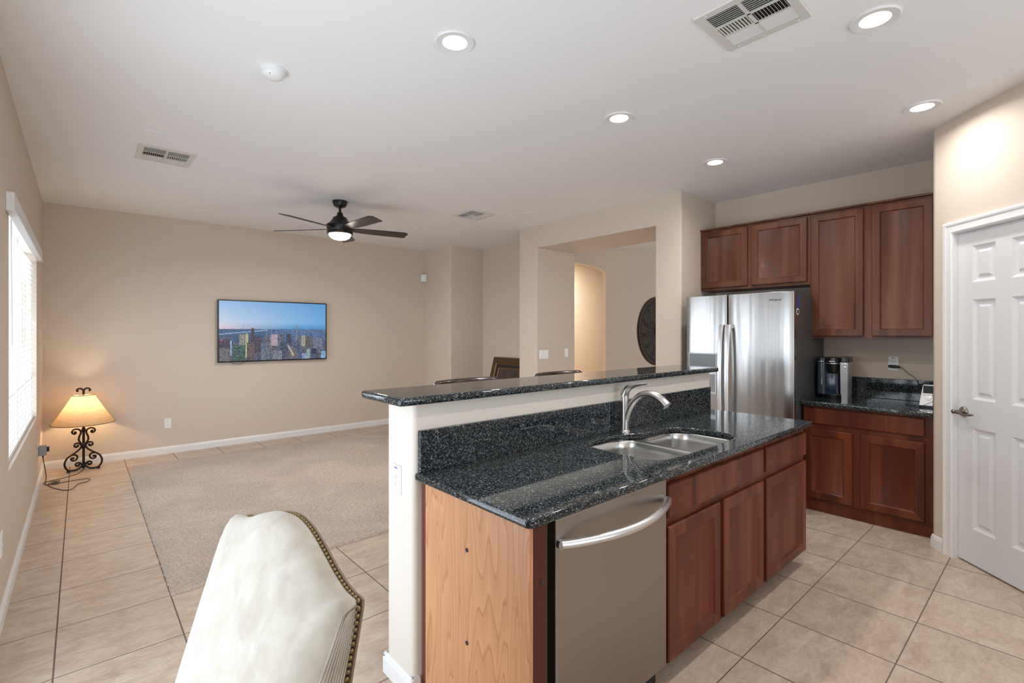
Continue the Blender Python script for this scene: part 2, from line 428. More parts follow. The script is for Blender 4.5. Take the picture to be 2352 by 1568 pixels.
def rrect(x0, x1, y0, y1, r, n=5, which=(1, 1, 1, 1)):
    pts = []
    for (cx, cy, a0, on) in ((x1-r, y1-r, 0, which[0]), (x0+r, y1-r, 90, which[1]), (x0+r, y0+r, 180, which[2]), (x1-r, y0+r, 270, which[3])):
        if on:
            for k in range(n+1):
                a = math.radians(a0+90*k/n); pts.append((cx+r*math.cos(a), cy+r*math.sin(a)))
        else:
            sxn = 1 if a0 in (0, 270) else -1; syn = 1 if a0 in (0, 90) else -1
            pts.append((cx+r*sxn, cy+r*syn))
    return pts
def catmull(pts, n=8, closed=False):
    P = [Vector(p) for p in pts]; out = []; L = len(P)
    rng = range(L) if closed else range(L-1)
    for i in rng:
        if closed: p0, p1, p2, p3 = P[(i-1) % L], P[i], P[(i+1) % L], P[(i+2) % L]
        else: p0, p1, p2, p3 = P[max(i-1, 0)], P[i], P[i+1], P[min(i+2, L-1)]
        for k in range(n):
            t = k/n
            out.append(0.5*((2*p1)+(p2-p0)*t+(2*p0-5*p1+4*p2-p3)*t*t+(3*p1-p0-3*p2+p3)*t**3))
    if not closed: out.append(P[-1])
    return out
def slab(outlines, z0, z1, bev, res=3):
    """flat plate with rounded edges from 2D outlines (first outer, others holes)"""
    cu = bpy.data.curves.new('t', 'CURVE'); cu.dimensions = '2D'; cu.fill_mode = 'BOTH'
    for ol in outlines:
        sp = cu.splines.new('POLY'); sp.points.add(len(ol)-1); sp.use_cyclic_u = True
        for p, q in zip(sp.points, ol): p.co = (q[0], q[1], 0, 1)
    cu.extrude = (z1-z0)/2-bev; cu.bevel_depth = bev; cu.bevel_resolution = res; cu.offset = -bev
    o = bpy.data.objects.new('t', cu); COL.objects.link(o)
    bpy.context.view_layer.update()
    me = bpy.data.meshes.new_from_object(o.evaluated_get(bpy.context.evaluated_depsgraph_get()))
    bpy.data.objects.remove(o); bpy.data.curves.remove(cu)
    g = G(); g.add_mesh(me, Matrix.Translation((0, 0, (z0+z1)/2))); bpy.data.meshes.remove(me)
    bmesh.ops.remove_doubles(g.bm, verts=g.bm.verts[:], dist=1e-5)
    g.flatz = True
    return g
def text_mesh(txt, size, F, u, v, d, ext=0.0004, bold=False, shear=0):
    cu = bpy.data.curves.new('t', 'FONT'); cu.body = txt; cu.size = size; cu.extrude = ext; cu.shear = shear
    cu.align_x = 'CENTER'; cu.align_y = 'CENTER'
    o = bpy.data.objects.new('t', cu); COL.objects.link(o); bpy.context.view_layer.update()
    me = bpy.data.meshes.new_from_object(o.evaluated_get(bpy.context.evaluated_depsgraph_get()))
    bpy.data.objects.remove(o); bpy.data.curves.remove(cu)
    O, U, V, Nn = F
    mt = Matrix((U.to_4d(), V.to_4d(), Nn.to_4d(), (0, 0, 0, 1))).transposed()
    P0 = O+U*u+V*v+Nn*d
    mt = Matrix(((U.x, V.x, Nn.x, P0.x), (U.y, V.y, Nn.y, P0.y), (U.z, V.z, Nn.z, P0.z), (0, 0, 0, 1)))
    g = G(); g.add_mesh(me, mt); bpy.data.meshes.remove(me)
    return g

# ================================================================== SETTING
XL, YT, XP, XK = -0.295, 7.0, 4.30, 4.99
struct(G().box(-0.45, 10.5, -3.0, 8.0, -0.12, 0).obj('floor', M['tile'], smooth=False))
struct(G().box(-0.45, 10.5, -3.0, 8.0, CH, CH+0.12).obj('ceiling', M['ceiling'], smooth=False))
W = M['wall']
# left wall with the blind window (y 3.82-6.06) and an unseen glass door added for light (y 0.65..2.8)
g = G(); T = 0.15
g.box(XL-T, XL, -3.0, 0.65, 0, CH); g.box(XL-T, XL, 0.65, 2.80, 2.05, CH)
g.box(XL-T, XL, 2.80, 3.82, 0, CH); g.box(XL-T, XL, 3.82, 6.06, 0, 0.66); g.box(XL-T, XL, 3.82, 6.06, 2.12, CH)
g.box(XL-T, XL, 6.06, 7.15, 0, CH)
struct(g.obj('wall_left', W, smooth=False))
struct(G().box(XL, 4.26, YT, YT+T, 0, CH).obj('wall_back', W, smooth=False))
g = G(); g.prism(rrect(4.26, 4.95, 6.26, YT+T, 0.02, 4, (0, 0, 1, 0)), 0, CH)
struct(g.obj('wall_back_corner', W))
struct(G().box(4.89, 5.02, 4.70, 6.262, 0, CH).obj('wall_alcove', W, smooth=False))
# pillar block, opening and header
g = G()
g.prism(rrect(XP, 5.02, 4.40, 4.735, 0.018, 4, (0, 1, 1, 1)), 0, 2.487)
g.prism(rrect(XP, 5.02, 2.43, 2.715, 0.018, 4, (1, 1, 1, 0)), 0, 2.487)
g.prism(rrect(XP, 5.02, 2.43, 4.735, 0.018, 4, (0, 1, 1, 0)), 2.487, CH)
struct(g.obj('wall_opening', W))
# kitchen wall and pantry
struct(G().box(XK, 5.14, -0.9, 2.44, 0, CH).obj('wall_right', W, smooth=False))
s2 = 2**-0.5
PX, PY = 4.25, 0.585
Ud = Vector((-s2, -s2, 0)); Nd = Vector((-s2, s2, 0))
FD = frame((PX, PY, 0), Ud, Nd)      # u along the diagonal wall, d towards the room
DT0, DT1, DH = 0.168, 0.780, 2.045
Ld = 0.98
g = G()
g.prism([(XK, PY), (PX+0.012, PY), (PX, PY-0.004), (PX-0.008*s2, PY-0.012)][:0] or [(XK, PY), (PX+0.02, PY), (PX+0.006, PY-0.003), (PX-0.006, PY-0.010), (PX+Ud.x*0.02, PY+Ud.y*0.02), (PX+Ud.x*0.10+0.085, PY+Ud.y*0.10-0.085), (XK, PY-0.12)], 0, CH)
g.fbox(FD, 0.02, DT0, 0, CH, -0.12, 0)
g.fbox(FD, DT1, Ld, 0, CH, -0.12, 0)
g.fbox(FD, DT0, DT1, DH, CH, -0.12, 0)
struct(g.obj('wall_pantry', W, smooth=True, angle=30))
ex, ey = PX+Ud.x*Ld, PY+Ud.y*Ld
struct(G().box(ex, ex+0.12, -2.62, ey+0.03, 0, CH).obj('wall_side', W, smooth=False))
g = G()
g.box(XL, 0.1, -2.74, -2.6, 0, CH); g.box(2.7, ex+0.12, -2.74, -2.6, 0, CH); g.box(0.1, 2.7, -2.74, -2.6, 0, 0.65); g.box(0.1, 2.7, -2.74, -2.6, 2.25, CH)
struct(g.obj('wall_front', W, smooth=False))
# far room beyond the opening
g = G()
arc = []
xa0, xa1 = 4.6, 6.085
for k in range(17):
    t = k/16; x = xa1-(xa1-xa0)*t
    arc.append((x, 2.35+0.085*math.sin(PI*t)**0.55 if 0 < t < 1 else 2.35))
poly = [(xa1, 0)]+arc+[(xa0, CH), (10.2, CH), (10.2, 0)]
g.loft([[Vector((x, y, z)) for x, z in poly] for y in (4.707, 4.755)])
struct(g.obj('wall_far', W, smooth=False))
struct(G().box(5.02, 10.2, 6.25, 6.4, 0, CH).obj('wall_hall', W, smooth=False))
g = G(); g.box(5.14, 7.0, -0.2, -0.05, 0, CH); g.box(9.4, 10.2, -0.2, -0.05, 0, CH); g.box(7.0, 9.4, -0.2, -0.05, 0, 0.6); g.box(7.0, 9.4, -0.2, -0.05, 2.4, CH)
struct(g.obj('wall_far_front', W, smooth=False))
struct(G().box(10.2, 10.35, -0.2, 6.4, 0, CH).obj('wall_far_right', W, smooth=False))

# island half wall with a rounded end
g = G(); g.prism(rrect(0.963, 3.352, 1.67, 1.885, 0.022, 5, (1, 1, 1, 1)), 0, 1.143)
M['halfwall'] = wall_paint('beige_wall_paint_daylit', srgb(220, 213, 203))  # same beige wall paint, lightened: the daylight wash is in the colour
struct(g.obj('wall_island', M['halfwall']))
# baseboards
def baseboard(name, segs, h=0.083):
    g = G()
    for (x0, y0, x1, y1, nx, ny) in segs:
        a = Vector((x0, y0, 0)); b_ = Vector((x1, y1, 0)); n = Vector((nx, ny, 0))
        prof = [(0, 0), (0.013, 0), (0.013, h*0.72), (0.010, h*0.80), (0.010, h*0.86), (0.004, h), (0, h)]
        g.loft([[p+n*d+Vector((0, 0, z)) for d, z in prof] for p in (a, b_)])
    return struct(g.obj(name, M['trimw'], angle=20))
baseboard('baseboard_back', [(XL, YT, 4.26, YT, 0, -1)])
baseboard('baseboard_left', [(XL, 2.80, XL, YT, 1, 0)])
baseboard('baseboard_pantry', [(PX+0.01, PY, PX-0.008, PY-0.012, -0.3, 0.95), (PX-0.008, PY-0.012, PX+Ud.x*0.09, PY+Ud.y*0.09, -s2, s2)])
baseboard('baseboard_island', [(0.963, 1.66, 0.963, 1.895, -1, 0), (0.953, 1.885, 3.36, 1.885, 0, 1), (0.953, 1.67, 0.99, 1.67, 0, -1)], 0.085)
baseboard('baseboard_alcove', [(4.89, 4.735, 4.89, 6.26, -1, 0)])
baseboard('baseboard_opening', [(XP, 4.41, XP, 4.725, -1, 0), (XP, 2.44, XP, 2.705, -1, 0)])
baseboard('baseboard_corner', [(4.26, 6.27, 4.26, YT, -1, 0), (4.27, 6.26, 4.89, 6.26, 0, -1)])
baseboard('baseboard_far', [(6.085, 4.707, 10.2, 4.707, 0, -1)])

# ------------------------------------------------------------------ window with blinds (left wall)
FL = frame((XL, 0, 0), (0, 1, 0), (1, 0, 0))     # u = world y, d into the room
g = G()
yA, yB, zA, zB = 3.82, 6.06, 0.66, 2.12
g.rings(FL, yA, yB, zA, zB, [(0, -0.145), (0, -0.09), (0.045, -0.09), (0.045, -0.145)], cap=False)
g.fbox(FL, 4.92, 4.96, zA, zB, -0.14, -0.095)
win = struct(g.obj('window_1', M['trimw'], bevel=0.003))
gp = G().fbox(FL, yA+0.04, yB-0.04, zA+0.04, zB-0.04, -0.122, -0.118).obj('window_pane', M['glass'], win, smooth=False)
bl = thing('window_blind', (XL-0.03, (yA+yB)/2, zA), 'white horizontal slat blind in the living room window beside the lamp corner', 'blind')
g = G(); nsl = 33; zs0, zs1 = zA+0.05, zB-0.09
for k in range(nsl):
    z = zs0+(zs1-zs0)*k/(nsl-1)
    tilt = 0.50 if (k/(nsl-1) > 0.62 or k/(nsl-1) < 0.28) else 0.12
    a = tilt; hw = 0.024
    O, U, V, Nn = FL
    lps = []
    for y in (yA+0.02, yB-0.02):
        pts = []
        for s_, t_ in ((-1, 0), (0, 0.003), (1, 0), (1, -0.0022), (0, 0.0008), (-1, -0.0022)):
            d = -0.045+s_*hw*math.cos(a)-t_*math.sin(a); zz = z+s_*hw*math.sin(a)*-1+t_*math.cos(a)
            pts.append(O+U*y+V*zz+Nn*d)
        lps.append(pts)
    g.loft(lps)
g.obj('slats', M['blind'], bl, smooth=False)
g = G(); g.fbox(FL, yA+0.015, yB-0.015, zA+0.004, zA+0.03, -0.07, -0.02); g.obj('bottom_rail', M['blind'], bl, bevel=0.003)
g = G(); g.fbox(FL, yA+0.006, yA+0.016, zA+0.006, zA+0.028, -0.066, -0.024); g.obj('rail_end_cap', M['iron'], bl, bevel=0.003)
g = G(); g.fbox(FL, yA-0.16, yB+0.08, 2.065, 2.16, 0.0, 0.034); g.fbox(FL, yA-0.16, yB+0.08, 2.06, 2.068, 0.0, 0.040); g.obj('valance', M['trimw'], bl, bevel=0.003)
for yy in (yA+0.22, yA+0.78, yA+1.42, yB-0.22):
    g = G(); g.fbox(FL, yy-0.014, yy+0.014, zA+0.03, zB-0.05, -0.0205, -0.0195); g.fbox(FL, yy-0.014, yy+0.014, zA+0.03, zB-0.05, -0.0705, -0.0695); g.obj('ladder_tape', M['blind'], bl, smooth=False)
g = G(); g.tube([(XL+0.0, yA+0.12, 2.06), (XL+0.002, yA+0.12, 1.35)], 0.004, 6); g.obj('tilt_wand', M['whitepl'], bl)
# unseen sliding glass door, added to light the room
g = G(); g.rings(FL, 0.65, 2.80, 0.0, 2.05, [(0, -0.14), (0, -0.05), (0.06, -0.05), (0.06, -0.14)], cap=False); g.fbox(FL, 1.685, 1.765, 0.05, 2.0, -0.13, -0.06)
d2 = struct(g.obj('door_2_added', M['trimw'], bevel=0.003))
G().fbox(FL, 0.71, 2.74, 0.05, 1.99, -0.097, -0.093).obj('door_pane', M['glass'], d2, smooth=False)
FB = frame((0, -2.6, 0), (1, 0, 0), (0, 1, 0))
g = G(); g.rings(FB, 0.1, 2.7, 0.65, 2.25, [(0, -0.13), (0, -0.06), (0.05, -0.06), (0.05, -0.13)], cap=False); g.fbox(FB, 1.38, 1.42, 0.65, 2.25, -0.12, -0.07)
w2 = struct(g.obj('window_2_added', M['trimw'], bevel=0.003))  # unseen rear window, added to let light in
G().fbox(FB, 0.15, 2.65, 0.70, 2.20, -0.102, -0.098).obj('window_pane', M['glass'], w2, smooth=False)
FB = frame((0, -0.05, 0), (1, 0, 0), (0, 1, 0))
g = G(); g.rings(FB, 7.0, 9.4, 0.6, 2.4, [(0, -0.14), (0, -0.06), (0.05, -0.06), (0.05, -0.14)], cap=False)
w3 = struct(g.obj('window_3_added', M['trimw'], bevel=0.003))  # unseen window of the far room, added as a light source
G().fbox(FB, 7.05, 9.35, 0.65, 2.35, -0.102, -0.098).obj('window_pane', M['glass'], w3, smooth=False)

# ------------------------------------------------------------------ pantry door
g = G()
def leaf_panel(g, u0, u1, v0, v1):
    g.rings(FD, u0, u1, v0, v1, [(0, -0.022), (0.014, -0.032), (0.020, -0.034), (0.030, -0.034), (0.046, -0.025)])
pcols = [(DT0+0.105, DT0+0.258), (DT0+0.354, DT0+0.507)]
prows = [(0.225, 0.840), (1.015, 1.622), (1.728, 1.950)]
us = [DT0+0.003, pcols[0][0], pcols[0][1], pcols[1][0], pcols[1][1], DT1-0.003]
vs = [0.012, prows[0][0], prows[0][1], prows[1][0], prows[1][1], prows[2][0], prows[2][1], DH-0.004]
for i in range(5):
    for j in range(7):
        if i % 2 == 1 and j % 2 == 1: leaf_panel(g, us[i], us[i+1], vs[j], vs[j+1])
        else:
            O, U, V, Nn = FD
            g.face([g.bm.verts.new(O+U*a+V*b_+Nn*-0.022) for a, b_ in ((us[i], vs[j]), (us[i+1], vs[j]), (us[i+1], vs[j+1]), (us[i], vs[j+1]))])
bmesh.ops.remove_doubles(g.bm, verts=g.bm.verts[:], dist=1e-5)
g.fbox(FD, us[0], us[-1], vs[0], vs[-1], -0.060, -0.0345)
for a in ((us[0], us[0]+0.001), (us[-1]-0.001, us[-1])): g.fbox(FD, a[0], a[1], vs[0], vs[-1], -0.05, -0.0221)
g.fbox(FD, us[0], us[-1], vs[0], vs[0]+0.001, -0.05, -0.0221)
door = struct(g.obj('door_1', M['doorw'], angle=12), 'white six panel pantry door in the angled wall at right')
g = G()
hc = FD[0]+FD[1]*(DT0+0.045)+FD[2]*0.930+FD[3]*-0.022
g.lathe(hc, [(0.032, 0), (0.032, 0.004), (0.028, 0.009), (0.018, 0.013), (0.011, 0.018), (0.010, 0.05), (0.013, 0.055), (0.013, 0.066), (0.008, 0.070)], 28, axis=FD[3])
tip = hc+FD[3]*0.058
g.tube([tip-FD[1]*0.012, tip, tip+FD[1]*0.03-FD[2]*0.004, tip+FD[1]*0.065-FD[2]*0.010-FD[3]*0.004, tip+FD[1]*0.10-FD[2]*0.006-FD[3]*0.010, tip+FD[1]*0.118-FD[2]*0.002-FD[3]*0.012], [0.010, 0.012, 0.010, 0.0085, 0.009, 0.006], 12, 0.75)
h = g.obj('lever_handle', M['bronze'], door); h['label'] = 'brushed bronze lever handle'
# casing (trim) around the door
cs = [(0, 0), (0, 0.010), (0.008, 0.016), (0.016, 0.016), (0.022, 0.012), (0.046, 0.012), (0.054, 0.017), (0.064, 0.019), (0.072, 0.016), (0.074, 0.0)]
g = G(); O, U, V, Nn = FD
loops = []
for (uu, vv, su, sv) in ((DT0, 0, -1, 0), (DT0, DH, -1, 1), (DT1, DH, 1, 1), (DT1, 0, 1, 0)):
    loops.append([O+U*(uu+su*a)+V*(vv+sv*a)+Nn*d for a, d in cs])
g.loft(loops, close=True)
g.fbox(FD, DT0-0.004, DT0+0.002, 0, DH, -0.10, 0.004); g.fbox(FD, DT1-0.002, DT1+0.004, 0, DH, -0.10, 0.004); g.fbox(FD, DT0, DT1, DH-0.003, DH+0.004, -0.10, 0.004)
struct(g.obj('trim_1', M['trimw'], angle=25))

# ------------------------------------------------------------------ carpet inset in the tile
nx, ny = 330, 300
cx0, cx1, cy0, cy1 = 0.366, 4.05, 3.195, 6.50
X, Y_ = np.meshgrid(np.linspace(cx0, cx1, nx), np.linspace(cy0, cy1, ny))
Z_ = 0.014+np.random.rand(ny, nx)*0.007
edge = np.minimum.reduce([X-cx0, cx1-X, Y_-cy0, cy1-Y_])
Z_ = np.where(edge < 0.001, 0.001, Z_)
X = X+(np.random.rand(ny, nx)-0.5)*0.007; Y_ = Y_+(np.random.rand(ny, nx)-0.5)*0.007
co = np.stack([X, Y_, Z_], -1).reshape(-1, 3)
idx = np.arange(nx*ny).reshape(ny, nx)
fa = np.stack([idx[:-1, :-1], idx[:-1, 1:], idx[1:, 1:], idx[1:, :-1]], -1).reshape(-1, 4)
me = bpy.data.meshes.new('carpet'); me.from_pydata(co.tolist(), [], fa.tolist()); me.materials.append(M['carpet'])
for p in me.polygons: p.use_smooth = True
o = bpy.data.objects.new('carpet', me); COL.objects.link(o)
tag(o, 'beige cut pile carpet laid in the tiled living room floor', 'carpet', kind='stuff')

# ================================================================== CABINETS
def shaker(g, F, u0, u1, v0, v1, st=0.058):
    g.rings(F, u0, u1, v0, v1, [(0, 0.016), (0.004, 0.021), (st-0.006, 0.021), (st, 0.013), (st+0.003, 0.011)], back=0.001, hm=1)
def slabfront(g, F, u0, u1, v0, v1):
    g.mi = 1; g.rings(F, u0, u1, v0, v1, [(0, 0.014), (0.005, 0.021)], back=0.001, hm=1); g.mi = 0

# ---- kitchen run along the right wall (front faces look towards -X)
FK = frame((4.39, 0, 0), (0, 1, 0), (-1, 0, 0))
WV = [M['cherry'], M['cherryh']]; WU = [M['cherryU'], M['cherryUh']]
t = thing('base_cabinet', (4.68, 1.02, 0), 'cherry wood base cabinet under the coffee maker beside the refrigerator', 'cabinet')
g = G(); g.box(4.39, 4.985, 0.592, 1.410, 0.095, 0.842); g.obj('body', M['cherry'], t, smooth=False)
g = G(); g.mi = 1; g.box(4.405, 4.98, 0.592, 1.410, 0, 0.094); g.obj('toe_board', WV, t, smooth=False)
g = G(); slabfront(g, FK, 0.645, 1.398, 0.700, 0.825); g.obj('drawer', WV, t)
for a, b_ in ((0.645, 1.016), (1.070, 1.398)):
    g = G(); shaker(g, FK, a, b_, 0.108, 0.658); g.obj('door', WV, t)
FU = frame((4.68, 0, 0), (0, 1, 0), (-1, 0, 0))
t = thing('wall_cabinet', (4.83, 1.01, 1.375), 'tall cherry wall cabinet with two doors above the coffee maker', 'cabinet')
g = G(); g.box(4.68, 4.985, 0.592, 1.447, 1.375, 2.43); g.obj('body', M['cherryU'], t, smooth=False)
for a, b_ in ((0.640, 1.010), (1.065, 1.432)):
    g = G(); shaker(g, FU, a, b_, 1.392, 2.412); g.obj('door', WU, t)
g = G(); g.mi = 1; g.box(4.655, 4.985, 0.592, 1.447, 2.4305, 2.446); g.obj('top_moulding', WU, t, bevel=0.003)
t = thing('wall_cabinet', (4.83, 1.94, 1.835), 'short cherry wall cabinet with two doors above the refrigerator', 'cabinet')
g = G(); g.box(4.68, 4.985, 1.449, 2.427, 1.835, 2.43); g.obj('body', M['cherryU'], t, smooth=False)
for a, b_ in ((1.468, 1.928), (1.968, 2.412)):
    g = G(); shaker(g, FU, a, b_, 1.860, 2.412); g.obj('door', WU, t)
g = G(); g.mi = 1; g.box(4.655, 4.985, 1.449, 2.427, 2.4305, 2.446); g.obj('top_moulding', WU, t, bevel=0.003)
# worktop
t = thing('worktop', (4.68, 1.02, 0.843), 'black granite worktop under the coffee maker with upstand behind', 'worktop')
slab([rrect(4.345, 4.988, 0.589, 1.413, 0.012, 3, (0, 0, 1, 0))], 0.843, 0.877, 0.009).obj('top_slab', M['granite'], t)
G().box(4.968, 4.988, 0.589, 1.412, 0.8775, 1.045).obj('backsplash', M['granite'], t, bevel=0.003)
G().box(4.40, 4.966, 0.589, 0.607, 0.8775, 1.045).obj('side_splash', M['granite'], t, bevel=0.003)

# ---- island
FI = frame((0, 1.07, 0), (1, 0, 0), (0, -1, 0))
t = thing('end_panel', (1.02, 1.37, 0), 'honey laminate end panel of the island with dark front stile', 'cabinet panel')
G().box(0.998, 1.012, 1.052, 1.635, 0, 0.846).obj('side_sheet', M['laminate'], t, smooth=False)
g = G(); g.box(0.998, 1.016, 1.636, 1.660, 0, 0.846); g.obj('rear_strip', M['cherry'], t, bevel=0.002)
g = G(); g.box(1.013, 1.074, 1.052, 1.09, 0, 0.846); g.obj('front_stile', M['cherryd'], t, bevel=0.0015)
for z in (0.352, 0.672):
    g = G(); g.lathe((0.998, 1.365, z), [(0.007, 0), (0.007, 0.003), (0.004, 0.0045)], 14, axis=Vector((-1, 0, 0))); g.obj('screw_cap', M['slot'], t)
g = G(); g.lathe((1.05, 1.052, 0.664), [(0.007, 0), (0.007, 0.002), (0.004, 0.003)], 14, axis=Vector((0, -1, 0))); g.obj('screw_cap', M['slot'], t)
# dishwasher
t = thing('dishwasher', (1.42, 1.35, 0), 'stainless steel dishwasher built into the island', 'dishwasher')
G().box(1.085, 1.745, 1.10, 1.64, 0.005, 0.84).obj('tub', M['blackmatte'], t, smooth=False)
G().box(1.108, 1.743, 1.048, 1.098, 0.10, 0.840).obj('door', M['steel'], t, bevel=0.005, seg=3)
pts = []; rs = []
for k in range(25):
    a = k/24; x = 1.118+0.615*a; bow = 0.012+0.075*math.sin(PI*a)**0.85
    pts.append((x, 1.048-bow, 0.762)); rs.append(0.0145)
G().tube(pts, rs, 16).obj('handle', M['bar'], t)
for xx in (1.120, 1.731):
    G().tube([(xx, 1.047, 0.762), (xx, 1.034, 0.762)], 0.015, 12).obj('handle_mount', M['bar'], t)
G().box(1.11, 1.74, 1.13, 1.15, 0.0, 0.098).obj('toe_panel', M['blackpl'], t, smooth=False)
# sink base
t = thing('base_cabinet', (2.23, 1.36, 0), 'cherry island sink cabinet with a wide false drawer front and two doors', 'cabinet')
G().box(1.748, 2.712, 1.07, 1.09, 0.088, 0.846).obj('face_frame', M['cherry'], t, smooth=False)
g = G(); g.box(1.748, 1.764, 1.092, 1.665, 0.088, 0.846); g.box(2.696, 2.712, 1.092, 1.665, 0.088, 0.846); g.box(1.765, 2.695, 1.092, 1.665, 0.088, 0.104); g.box(1.765, 2.695, 1.65, 1.665, 0.105, 0.60); g.obj('carcass', M['cherryd'], t, smooth=False)
g = G(); slabfront(g, FI, 1.762, 2.690, 0.676, 0.812); g.obj('drawer_front', WV, t)
for a, b_ in ((1.762, 2.205), (2.243, 2.690)):
    g = G(); shaker(g, FI, a, b_, 0.097, 0.641); g.obj('door', WV, t)
G().box(1.748, 2.712, 1.135, 1.155, 0, 0.0875).obj('toe_board', M['cherryd'], t, smooth=False)
t = thing('base_cabinet', (3.02, 1.36, 0), 'cherry island cabinet with one drawer and one door at the far end', 'cabinet')
G().box(2.714, 3.338, 1.07, 1.665, 0.088, 0.846).obj('body', M['cherry'], t, smooth=False)
g = G(); slabfront(g, FI, 2.735, 3.322, 0.676, 0.812); g.obj('drawer', WV, t)
g = G(); shaker(g, FI, 2.735, 3.322, 0.097, 0.641); g.obj('door', WV, t)
G().box(2.714, 3.205, 1.135, 1.155, 0, 0.0875).obj('toe_board', M['cherryd'], t, smooth=False)

# island granite with sink cut-out
hole = catmull([(p[0], p[1], 0) for p in [(1.823, 1.26), (1.835, 1.185), (1.885, 1.142), (1.98, 1.128), (2.2, 1.124), (2.42, 1.124), (2.53, 1.138), (2.60, 1.185), (2.622, 1.27),
    (2.615, 1.39), (2.58, 1.47), (2.50, 1.508), (2.37, 1.513), (2.27, 1.525), (2.17, 1.562), (2.06, 1.588), (1.95, 1.588), (1.868, 1.555), (1.832, 1.49), (1.823, 1.38)]], 5, True)
hole2 = [(p.x, p.y) for p in hole]
t = thing('island_worktop', (2.17, 1.35, 0.847), 'polished black granite island worktop around the double sink', 'worktop')
slab([rrect(0.972, 3.372, 1.025, 1.668, 0.02, 4, (0, 0, 1, 1)), hole2[::-1]], 0.847, 0.877, 0.008).obj('top_slab', M['granite'], t)
G().box(0.985, 3.318, 1.650, 1.6695, 0.8775, 1.040).obj('backsplash', M['granite'], t, bevel=0.002)
o = slab([rrect(0.885, 3.405, 1.628, 1.978, 0.022, 5)], 1.1435, 1.176, 0.012, 4).obj('bar_counter', M['granite'])
tag(o, 'raised black granite bar counter on the island half wall', 'bar counter')

# sink
t = thing('sink', (2.22, 1.35, 0.66), 'double bowl stainless steel undermount sink in the island', 'sink')
def bowl(x0, x1, y0, y1):
    g = G(); loops = []
    for ins, z in ((0, 0.845), (0.004, 0.838), (0.008, 0.80), (0.012, 0.70), (0.022, 0.672), (0.05, 0.660), (0.11, 0.656)):
        r = max(0.02, 0.085-ins*0.3)
        loops.append([Vector((a, b_, z)) for a, b_ in rrect(x0+ins, x1-ins, y0+ins, y1-ins, r, 8)])
    g.loft(loops, True, False, True)
    o = g.obj('bowl', M['sink'], t, angle=60)
    md = o.modifiers.new('thick', 'SOLIDIFY'); md.thickness = 0.0015; md.offset = 1
    c = ((x0+x1)/2, (y0+y1)/2)
    G().lathe((c[0], c[1], 0.6562), [(0.045, 0), (0.042, 0.003), (0.030, 0.001), (0.012, 0.004), (0.0001, 0.005)], 24).obj('drain', M['bar'], t)
bowl(1.832, 2.205, 1.130, 1.585); bowl(2.235, 2.615, 1.130, 1.515)
fl = slab([rrect(1.80, 2.65, 1.10, 1.63, 0.04, 4), rrect(1.832, 2.205, 1.130, 1.585, 0.085, 8)[::-1], rrect(2.235, 2.615, 1.130, 1.515, 0.085, 8)[::-1]], 0.8435, 0.8462, 0.0008, 1)
fl.obj('rim', M['sink'], t)
# faucet
t = thing('faucet', (2.24, 1.603, 0.877), 'brushed nickel single lever faucet behind the sink', 'faucet')
G().lathe((2.24, 1.603, 0.8775), [(0.030, 0), (0.029, 0.006), (0.024, 0.012), (0.0225, 0.05), (0.0215, 0.14), (0.022, 0.19), (0.021, 0.207), (0.014, 0.214)], 28).obj('body', M['faucet'], t)
sp = catmull([(2.24, 1.596, 0.925), (2.24, 1.580, 0.985), (2.24, 1.548, 1.045), (2.24, 1.500, 1.086), (2.24, 1.440, 1.098), (2.24, 1.385, 1.080), (2.24, 1.345, 1.047)], 5)
n = len(sp); G().tube(sp, [0.016+0.008*(k/(n-1))**2 if k > 2 else 0.012+0.002*k for k in range(n)], 18).obj('spout', M['faucet'], t)
hp = catmull([(2.24, 1.606, 1.075), (2.24, 1.592, 1.105), (2.24, 1.565, 1.128), (2.24, 1.525, 1.142), (2.24, 1.480, 1.150), (2.24, 1.462, 1.151)], 5)
n = len(hp); G().tube(hp, [0.019*(1-k/(n-1))**1.3+0.0055 if k < n-4 else 0.007 for k in range(n)], 14).obj('lever', M['faucet'], t)

# ------------------------------------------------------------------ refrigerator
t = thing('refrigerator', (4.55, 1.87, 0), 'stainless side by side refrigerator in the alcove', 'refrigerator')
FR = frame((4.235, 0, 0), (0, 1, 0), (-1, 0, 0))
G().box(4.255, 4.95, 1.424, 2.318, 0.02, 1.735).obj('body', M['fridgeside'], t, bevel=0.004)
G().box(4.236, 4.254, 1.428, 2.308, 0.05, 1.72).obj('gasket', M['blackmatte'], t, smooth=False)
def fdoor(y0, y1, cut=None):
    g = G(); n = 14
    zs = [0.06, 1.748]
    prof = []
    for k in range(n+1):
        a = k/n; y = y0+(y1-y0)*a
        e = min(a, 1-a)
        x = 4.172+ (0.010*(1-min(1, e/0.06))**2) + 0.006*(2*a-1)**2
        prof.append((x, y))
    poly = prof+[(4.2355, y1), (4.2355, y0)]
    g.prism(poly, *zs)
    return g.obj('door', M['fridge'], t, bevel=0.003, angle=50)
fdoor(1.407, 1.926); fl_ = fdoor(1.938, 2.312)
def fhandle(yc, sg):
    pts = []; 
    g = G(); loops = []
    for k in range(21):
        a = k/20; z = 0.55+0.94*a
        x = 4.172-0.018-0.047*math.sin(PI*a)**0.55
        yy = yc
        loops.append([Vector((x+dx, yy+dy, z)) for dx, dy in ((-0.008, -0.017), (-0.011, 0), (-0.008, 0.017), (0.008, 0.017), (0.008, -0.017))])
    g.loft(loops); g.box(4.150, 4.176, yc-0.014, yc+0.014, 1.46, 1.488); g.box(4.150, 4.176, yc-0.014, yc+0.014, 0.552, 0.58)
    g.obj('handle', M['bar'], t, angle=50)
fhandle(1.905, 1); fhandle(1.966, -1)
